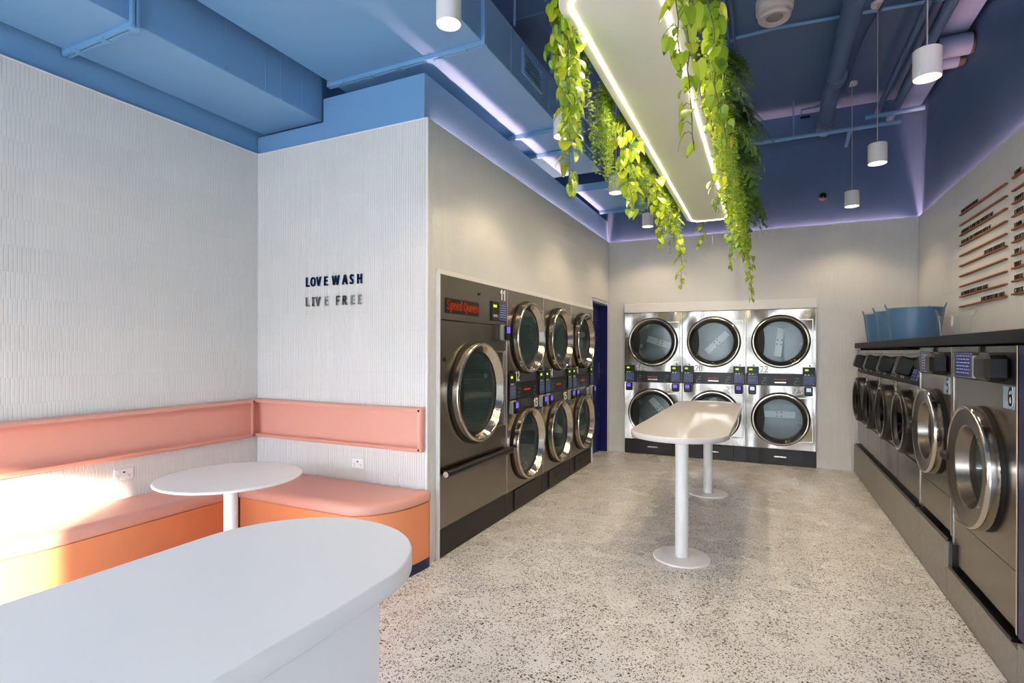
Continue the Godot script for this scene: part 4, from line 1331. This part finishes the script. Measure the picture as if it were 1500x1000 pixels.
func _leaf_mesh(wide: float) -> MB:
	# heart-shaped leaf of length 1 hanging along -y, slightly folded and curved
	var m := MB.new()
	var half := [Vector2(0.0, 0.0), Vector2(0.26, 0.12), Vector2(0.42, -0.06), Vector2(0.43, -0.28), Vector2(0.32, -0.55), Vector2(0.15, -0.80), Vector2(0.0, -1.0)]
	var mid := []
	for k in half.size():
		var y: float = min(half[k].y, 0.0) if k > 0 else 0.0
		mid.append(Vector3(0, y, -0.25 * y * y - 0.0))
	for s in [-1.0, 1.0]:
		for k in half.size() - 1:
			var a := Vector3(s * half[k].x * wide, half[k].y, 0.10 * half[k].x * 1.6 - 0.22 * half[k].y * half[k].y)
			var b := Vector3(s * half[k + 1].x * wide, half[k + 1].y, 0.10 * half[k + 1].x * 1.6 - 0.22 * half[k + 1].y * half[k + 1].y)
			var c: Vector3 = mid[k + 1]
			var d: Vector3 = mid[k]
			var nn := (b - a).cross(c - a).normalized()
			if nn.length() < 0.5: nn = (c - a).cross(d - a).normalized()
			if nn.z < 0: nn = -nn
			if s > 0: m.quadn(a, d, c, b, nn, nn, nn, nn)
			else: m.quadn(a, b, c, d, nn, nn, nn, nn)
	return m

var leaf_a: ArrayMesh
var leaf_b: ArrayMesh
func _vine_path(r: RandomNumberGenerator, start: Vector3, out: Vector3, length: float) -> Array:
	var pts := []
	var p := start
	pts.append(p)
	p += out * 0.06 + Vector3(0, 0.03, 0)
	pts.append(p)
	var drift := Vector3(r.randf_range(-0.10, 0.10), 0, r.randf_range(-0.12, 0.12))
	var n := maxi(5, int(length / 0.07))
	for k in n:
		var s := length / n
		p += Vector3(drift.x * s, -s, drift.z * s) + Vector3(r.randf_range(-1, 1), 0, r.randf_range(-1, 1)) * 0.012 + (out * 0.03 if k < 1 else Vector3.ZERO)
		pts.append(p)
	return pts

func _along(pts: Array, s: float) -> Vector3:
	var f: float = s * (pts.size() - 1)
	var i := mini(int(f), pts.size() - 2)
	return pts[i].lerp(pts[i + 1], f - i)

func pothos(label: String, start: Vector3, out: Vector3, length: float, leaves: int, size: float, seed_: int, joined := false) -> void:
	var r := RandomNumberGenerator.new()
	r.seed = seed_
	var t := thing("trailing_vine", label, "vine", start, 0.0, "vines trailing from the canopy")
	var pts := _vine_path(r, Vector3.ZERO, out, length)
	obj("stem", MB.new().tube(pts, 0.0035, 6, 0.002), M.stem, t)
	var acc := MB.new()
	var st := MB.new()
	leaves = int(leaves * 1.7)
	size *= 1.18
	for k in leaves:
		var s := (k + 0.3) / leaves
		var p := _along(pts, s)
		var az := r.randf() * TAU
		var sz: float = size * r.randf_range(0.7, 1.15) * lerp(1.1, 0.62, s)
		var dir := Vector3(cos(az), 0, sin(az))
		var q := p + dir * sz * r.randf_range(0.3, 0.7) + Vector3(0, r.randf_range(-0.01, 0.03), 0)
		st.tube([p, p.lerp(q, 0.5) + Vector3(0, 0.012, 0), q], 0.0018, 4)
		var b := Basis(Vector3.UP, -az + PI / 2 + r.randf_range(-0.7, 0.7)) * Basis(Vector3.RIGHT, -r.randf_range(0.15, 0.95)) * Basis(Vector3.BACK, r.randf_range(-0.4, 0.4))
		var tr := Transform3D(b.scaled_local(Vector3.ONE * sz), q)
		if joined:
			var lm := _leaf_mesh(0.95)
			var base := acc.v.size()
			for i in lm.v.size():
				acc.v.append(tr * lm.v[i])
				acc.n.append((tr.basis * lm.n[i]).normalized())
				acc.uv.append(lm.uv[i])
			for i in lm.ix: acc.ix.append(base + i)
		else:
			obj("leaf", leaf_a if r.randf() < 0.5 else leaf_b, M.leaf[[0, 0, 1, 1, 2, 3][r.randi() % 6]], t, tr)
	obj("leaf_stalks", st, M.stem, t)
	if joined:
		var o := obj("leaves", acc, M.leaf[1 if seed_ % 2 else 0], t)
		o.set_meta("kind", "stuff")

# several thin strands thick with tiny leaves
func cascade(label: String, start: Vector3, out: Vector3, length: float, strands: int, spread: float, size: float, m: Material, seed_: int) -> void:
	var r := RandomNumberGenerator.new()
	r.seed = seed_
	var t := thing("leafy_cascade", label, "plant", start, 0.0, "leafy cascades on the canopy")
	var stem := MB.new()
	var acc := MB.new()
	strands = int(strands * 2.2)
	for k in strands:
		var o := Vector3(0, 0, r.randf_range(-spread, spread)) + out * r.randf_range(0.0, 0.07) + Vector3(0, r.randf_range(-0.02, 0.05), 0)
		var L := length * r.randf_range(0.45, 1.0)
		var pts := _vine_path(r, o, out, L)
		stem.tube(pts, 0.0016, 4, 0.001)
		var n := int(L / (size * 0.30))
		for j in n:
			var p := _along(pts, (j + r.randf()) / n)
			var az := r.randf() * TAU
			var d := Vector3(cos(az), r.randf_range(-0.7, 0.25), sin(az)).normalized()
			var side := d.cross(Vector3.UP).normalized()
			side = (side + Vector3(0, r.randf_range(-0.6, 0.6), 0)).normalized()
			var sz := size * r.randf_range(0.6, 1.2)
			var a := p + d * sz * 0.15
			var nn := d.cross(side).normalized()
			var c := a + d * sz * 0.5
			acc.quadn(a, c - side * sz * 0.40 + nn * sz * 0.08, a + d * sz, c + side * sz * 0.40 + nn * sz * 0.08, nn, nn, nn, nn)
	obj("strands", stem, M.stem, t).set_meta("kind", "stuff")
	var lv := obj("leaves", acc, m, t)
	lv.set_meta("kind", "stuff")

func fern(label: String, start: Vector3, fronds: int, length: float, seed_: int) -> void:
	var r := RandomNumberGenerator.new()
	r.seed = seed_
	var t := thing("fern", label, "fern", start, 0.0, "ferns on the right edge of the canopy")
	fronds = int(fronds * 1.6)
	length *= 1.35
	for k in fronds:
		var az := r.randf_range(-1.25, 1.25)
		var dir := Vector3(cos(az), 0, sin(az))
		var L := length * r.randf_range(0.6, 1.1)
		var rise := r.randf_range(0.05, 0.5)
		var droop := r.randf_range(0.6, 1.5)
		var f := MB.new()
		var pts := []
		var N := 12
		for i in N + 1:
			var s := float(i) / N
			pts.append(dir * L * s * 0.8 + Vector3(0, L * (rise * s - droop * s * s), 0))
		f.tube(pts, 0.0025, 4, 0.001)
		for i in range(1, N):
			var p: Vector3 = pts[i]
			var tan_: Vector3 = (pts[i + 1] - pts[i - 1]).normalized()
			var side := tan_.cross(Vector3.UP).normalized()
			var w: float = L * 0.24 * sin(PI * pow(float(i) / N, 0.7)) + 0.01
			for s in [-1.0, 1.0]:
				var e: Vector3 = p + side * s * w + tan_ * w * 0.5 - Vector3(0, w * 0.2, 0)
				var wd := tan_ * L * 0.045
				if s > 0: f.quad(p - wd, e - wd * 0.2, e + wd * 0.2, p + wd)
				else: f.quad(p + wd, e + wd * 0.2, e - wd * 0.2, p - wd)
		obj("frond", f, M.fern, t)

func _plants() -> void:
	leaf_a = _leaf_mesh(1.0).mesh()
	leaf_b = _leaf_mesh(0.78).mesh()
	var L := Vector3(-1, 0, 0)
	var R := Vector3(1, 0, 0)
	var y := CY + 0.13
	var xl := -0.832
	var xr := -0.375
	# left edge, near to far
	pothos("large-leaved yellow green vine at the near left corner of the canopy", Vector3(xl, y, -2.46), L, 0.34, 22, 0.085, 1)
	pothos("large-leaved vine hanging lowest on the near left side, before a pendant lamp", Vector3(xl - 0.02, y, -2.70), L, 0.92, 30, 0.085, 2)
	pothos("second large-leaved vine close to the near left corner", Vector3(xl, y, -2.58), L, 0.62, 26, 0.08, 3)
	cascade("small-leaved cascade among the near left vines", Vector3(xl, y, -2.86), L, 0.72, 9, 0.10, 0.024, M.small_leaf, 4)
	cascade("pale beaded cascade hanging at the middle of the left edge", Vector3(xl, y, -3.45), L, 0.72, 12, 0.12, 0.026, M.small_leaf, 5)
	pothos("large-leaved vine below the middle of the left edge", Vector3(xl, y, -3.75), L, 0.85, 26, 0.09, 6)
	pothos("short large-leaved vine tucked against the left edge of the board", Vector3(xl, y, -4.05), L, 0.62, 22, 0.085, 7)
	cascade("small-leaved cascade two thirds along the left edge", Vector3(xl, y, -4.6), L, 0.62, 12, 0.22, 0.028, M.small_leaf_dark, 8)
	pothos("vine with a pendant lamp behind it, far part of the left edge", Vector3(xl - 0.02, y, -4.9), L, 0.80, 22, 0.085, 9, true)
	cascade("thick small-leaved cascade near the far left corner", Vector3(xl, y, -5.6), L, 0.66, 16, 0.28, 0.032, M.small_leaf, 10)
	pothos("long thin vine reaching lowest at the far left corner", Vector3(xl, y, -6.2), L, 1.05, 26, 0.075, 11, true)
	cascade("small-leaved cascade at the far left corner", Vector3(xl, y, -6.4), L, 0.60, 12, 0.22, 0.032, M.small_leaf_dark, 12)
	pothos("short vine hanging at the far end of the board", Vector3(-0.72, y, -7.03), Vector3(0, 0, -1), 0.48, 12, 0.07, 13, true)
	# right edge, near to far
	pothos("vine with spread leaves hanging in front of the board, nearest on the right", Vector3(xr - 0.02, y, -2.25), Vector3(0.2, 0, 0.7), 0.70, 14, 0.085, 21)
	pothos("longest single vine in front of the board on the near right", Vector3(xr + 0.005, y, -2.42), Vector3(0.4, 0, 0.2), 0.92, 14, 0.085, 22)
	pothos("leafy vine crossing the right light strip near the camera", Vector3(xr + 0.01, y, -2.62), R, 0.80, 20, 0.075, 23)
	cascade("small-leaved cascade over the near right light strip", Vector3(xr, y, -2.85), R, 0.62, 12, 0.2, 0.024, M.small_leaf, 24)
	pothos("large-leaved vine at the top of the right edge", Vector3(xr, y, -3.3), R, 0.50, 24, 0.085, 25)
	cascade("pale beaded cascade at the middle of the right edge", Vector3(xr, y, -3.7), R, 0.66, 14, 0.22, 0.026, M.small_leaf, 26)
	pothos("ivy-like vine over the middle of the right light strip", Vector3(xr + 0.01, y, -3.95), R, 0.80, 28, 0.075, 27)
	cascade("thick small-leaved cascade right of the board", Vector3(xr, y, -4.6), R, 0.62, 22, 0.36, 0.030, M.small_leaf_dark, 28)
	pothos("vine over the far half of the right light strip", Vector3(xr + 0.01, y, -4.75), R, 0.74, 26, 0.08, 29, true)
	cascade("dense small-leaved cascade toward the far right corner", Vector3(xr, y, -5.5), R, 0.70, 26, 0.42, 0.034, M.small_leaf, 30)
	cascade("dense small-leaved cascade at the far right corner", Vector3(xr, y, -6.4), R, 0.72, 26, 0.42, 0.036, M.small_leaf, 31)
	pothos("broad-leaved vine at the far right corner of the board", Vector3(xr, y, -6.1), R, 0.80, 24, 0.085, 32, true)
	pothos("long thin vine hanging lowest of all at the far right", Vector3(xr + 0.04, y, -6.62), R, 1.22, 28, 0.07, 33, true)
	pothos("short vine beside the lowest vine at the far right end", Vector3(xr - 0.05, y, -6.95), Vector3(0.3, 0, -0.9), 0.78, 16, 0.075, 34, true)
	fern("dark fern at the near top of the right edge", Vector3(xr + 0.02, y, -3.35), 14, 0.30, 41)
	fern("dark drooping fern in the middle of the right edge", Vector3(xr + 0.02, y, -4.1), 16, 0.36, 42)
	fern("dark fern with long fronds past the middle of the right edge", Vector3(xr + 0.02, y, -4.8), 16, 0.34, 43)
	fern("spiky dark fern toward the far right corner", Vector3(xr + 0.02, y, -5.5), 18, 0.34, 44)
	fern("spiky dark fern at the far right corner", Vector3(xr + 0.02, y, -6.2), 18, 0.36, 45)

# ---------------------------------------------------------------- pendants
func _pendants() -> void:
	var list := [
		[Vector3(-1.474, 3.17, -2.345), "white cylinder pendant lamp nearest the camera under the blue duct", 0.064],
		[Vector3(-1.444, 3.17, -3.957), "white cylinder pendant lamp half covered by the near left vines", 0.068],
		[Vector3(-1.443, 3.17, -5.61), "white cylinder pendant lamp third from the camera on the left", 0.072],
		[Vector3(-1.444, 3.17, -7.311), "white cylinder pendant lamp in the far left corner", 0.074],
		[Vector3(0.887, 3.17, -4.052), "white cylinder pendant lamp nearest on the right side", 0.074],
		[Vector3(0.892, 3.17, -5.706), "white cylinder pendant lamp in the middle of the right row", 0.074],
		[Vector3(0.892, 3.17, -7.275), "white cylinder pendant lamp farthest on the right side", 0.074],
	]
	var up := Transform3D(Basis(Vector3.RIGHT, -PI / 2), Vector3.ZERO)
	for e in list:
		var p: Vector3 = e[0]
		var r: float = e[2]
		var t := thing("pendant_lamp", e[1], "pendant lamp", p, 0.0, "cylinder pendant lamps")
		obj("lamp_shade", MB.new().lathe([Vector2(r - 0.006, 0.012), Vector2(r - 0.004, 0.0), Vector2(r, 0.0), Vector2(r, 0.17), Vector2(r - 0.004, 0.174), Vector2(0, 0.174)], 48, up), M.white_satin, t)
		obj("lamp_lens", MB.new().lathe([Vector2(0, 0.008), Vector2(r - 0.006, 0.008), Vector2(r - 0.006, 0.012), Vector2(0, 0.012)], 40, up), M.lens, t)
		obj("cord", MB.new().rod(Vector3(0, 0.174, 0), Vector3(0, SLAB - 3.17, 0), 0.004, 8), M.cord, t)
		obj("ceiling_rose", MB.new().lathe([Vector2(0.05, SLAB - 3.17 - 0.028), Vector2(0.053, SLAB - 3.17 - 0.024), Vector2(0.053, SLAB - 3.17)], 28, up).lathe([Vector2(0, SLAB - 3.198), Vector2(0.05, SLAB - 3.198)], 28, up), M.white_paint, t)
		var l := SpotLight3D.new()
		l.name = "pendant_light"
		add_child(l, true)
		l.position = p + Vector3(0, -0.004, 0)
		l.rotation.x = -PI / 2
		l.spot_angle = 62.0
		l.spot_angle_attenuation = 0.5
		l.spot_range = 20.0
		l.spot_attenuation = 2.0
		l.light_color = WARM
		l.light_energy = PENDANT_E
		l.light_size = 0.05
		l.shadow_enabled = true

# ---------------------------------------------------------------- small details
func _outlet(label: String, t0: Transform3D, w: float) -> void:
	var t := thing("power_outlet", label, "outlet", t0.origin, 0.0, "wall power outlets")
	t.transform = t0
	var h := 0.074
	obj("plate", MB.new().slab(rounded(-w / 2, w / 2, -h / 2, h / 2, 0.008, 3), [Vector2(0, 0), Vector2(0, 0.008), Vector2(0.003, 0.011)]), M.white_paint, t)
	for s in [-1.0, 1.0]:
		obj("switch", bx(s * w * 0.30 - 0.008, s * w * 0.30 + 0.008, 0.010, 0.026, 0.010, 0.014, 0.002), M.white_paint, t)
		for k in 2:
			obj("socket_slot", MB.new().box(Vector3(-0.0015, -0.006, 0.0105), Vector3(0.0015, 0.006, 0.0115), 0.0, at(s * w * 0.28 + (k * 2 - 1) * 0.007, -0.006, 0) * Transform3D(Basis(Vector3.BACK, (k * 2 - 1) * -0.5), Vector3.ZERO)), M.grille, t)
		obj("socket_slot", bx(s * w * 0.28 - 0.0015, s * w * 0.28 + 0.0015, -0.026, -0.014, 0.0105, 0.0115), M.grille, t)
	obj("usb_port", bx(-0.007, 0.007, 0.008, 0.018, 0.0105, 0.0125), M.alu, t)

func _details() -> void:
	_outlet("white double power outlet on the left wall above the bench seat", Transform3D(Basis(Vector3.UP, PI / 2), Vector3(XL, 0.682, -2.095)), 0.118)
	_outlet("white power outlet on the lettering wall above the bench seat", Transform3D(Basis.IDENTITY, Vector3(-2.748, 0.657, ZC)), 0.115)
	# raised wall lettering, letter by letter
	var lines := [["LOVE WASH", 2.030, 0.071, M.letter_blue, "dark blue raised letters, upper line on the white tiled wall", [0.0, 0.051, 0.116, 0.190, -1, 0.275, 0.378, 0.450, 0.517]],
		["LIVE FREE", 1.875, 0.071, M.letter_grey, "pale grey raised letters, lower line on the white tiled wall", [0.0, 0.069, 0.111, 0.195, -1, 0.312, 0.376, 0.455, 0.524]]]
	for e in lines:
		var t := thing("wall_lettering", e[4], "lettering", Vector3(-3.281, e[1], ZC + 0.001))
		var s: String = e[0]
		for k in s.length():
			if s[k] == " ": continue
			text("letter", s[k], e[2], 0.010, e[3], t, at(e[5][k], 0, 0.006), 0.82, 0, 0.5)
	# navy door in a recess at the end of the dryer wall
	var d := Node3D.new()
	d.name = "door_1"
	add_child(d)
	d.set_meta("kind", "structure")
	var xd := XD - 0.115
	obj("jamb", bx(xd - 0.05, XD - 0.002, 0.0, 2.185, -7.85, -7.836), M.navy_door, d)
	obj("jamb", bx(xd - 0.05, XD - 0.002, 0.0, 2.185, -7.066, -7.052), M.navy_door, d)
	obj("lintel", bx(xd - 0.05, XD - 0.002, 2.165, 2.185, -7.85, -7.06), M.blue_wall, d)
	obj("frame_edge", bx(XD - 0.004, XD + 0.004, 0.0, 2.20, -7.06, -7.04, 0.001).box(Vector3(XD - 0.004, 0, -7.86), Vector3(XD + 0.004, 2.20, -7.84), 0.001).box(Vector3(XD - 0.004, 2.185, -7.86), Vector3(XD + 0.004, 2.20, -7.04), 0.001), M.white_paint, d)
	var leaf := obj("door_leaf", bx(xd - 0.045, xd, 0.01, 2.165, -7.836, -7.066, 0.002), M.navy_door, d)
	for band in [[1.45, 1.95], [0.25, 0.75]]:
		var y: float = band[0]
		while y < band[1]:
			obj("louvre", MB.new().box(Vector3(-0.002, -0.012, -0.30), Vector3(0.014, 0.012, 0.30), 0.002, Transform3D(Basis(Vector3.BACK, 0.5), Vector3(xd + 0.002, y, -7.45))), M.navy_door, leaf)
			y += 0.04
	var hp := obj("handle_plate", bx(xd, xd + 0.008, 1.10, 1.32, -7.79, -7.745, 0.002), M.steel_edge, d)
	obj("door_handle", MB.new().rod(Vector3(xd, 1.19, -7.765), Vector3(xd + 0.055, 1.19, -7.765), 0.009, 10).rod(Vector3(xd + 0.05, 1.19, -7.77), Vector3(xd + 0.05, 1.19, -7.64), 0.009, 10), M.steel_edge, hp)
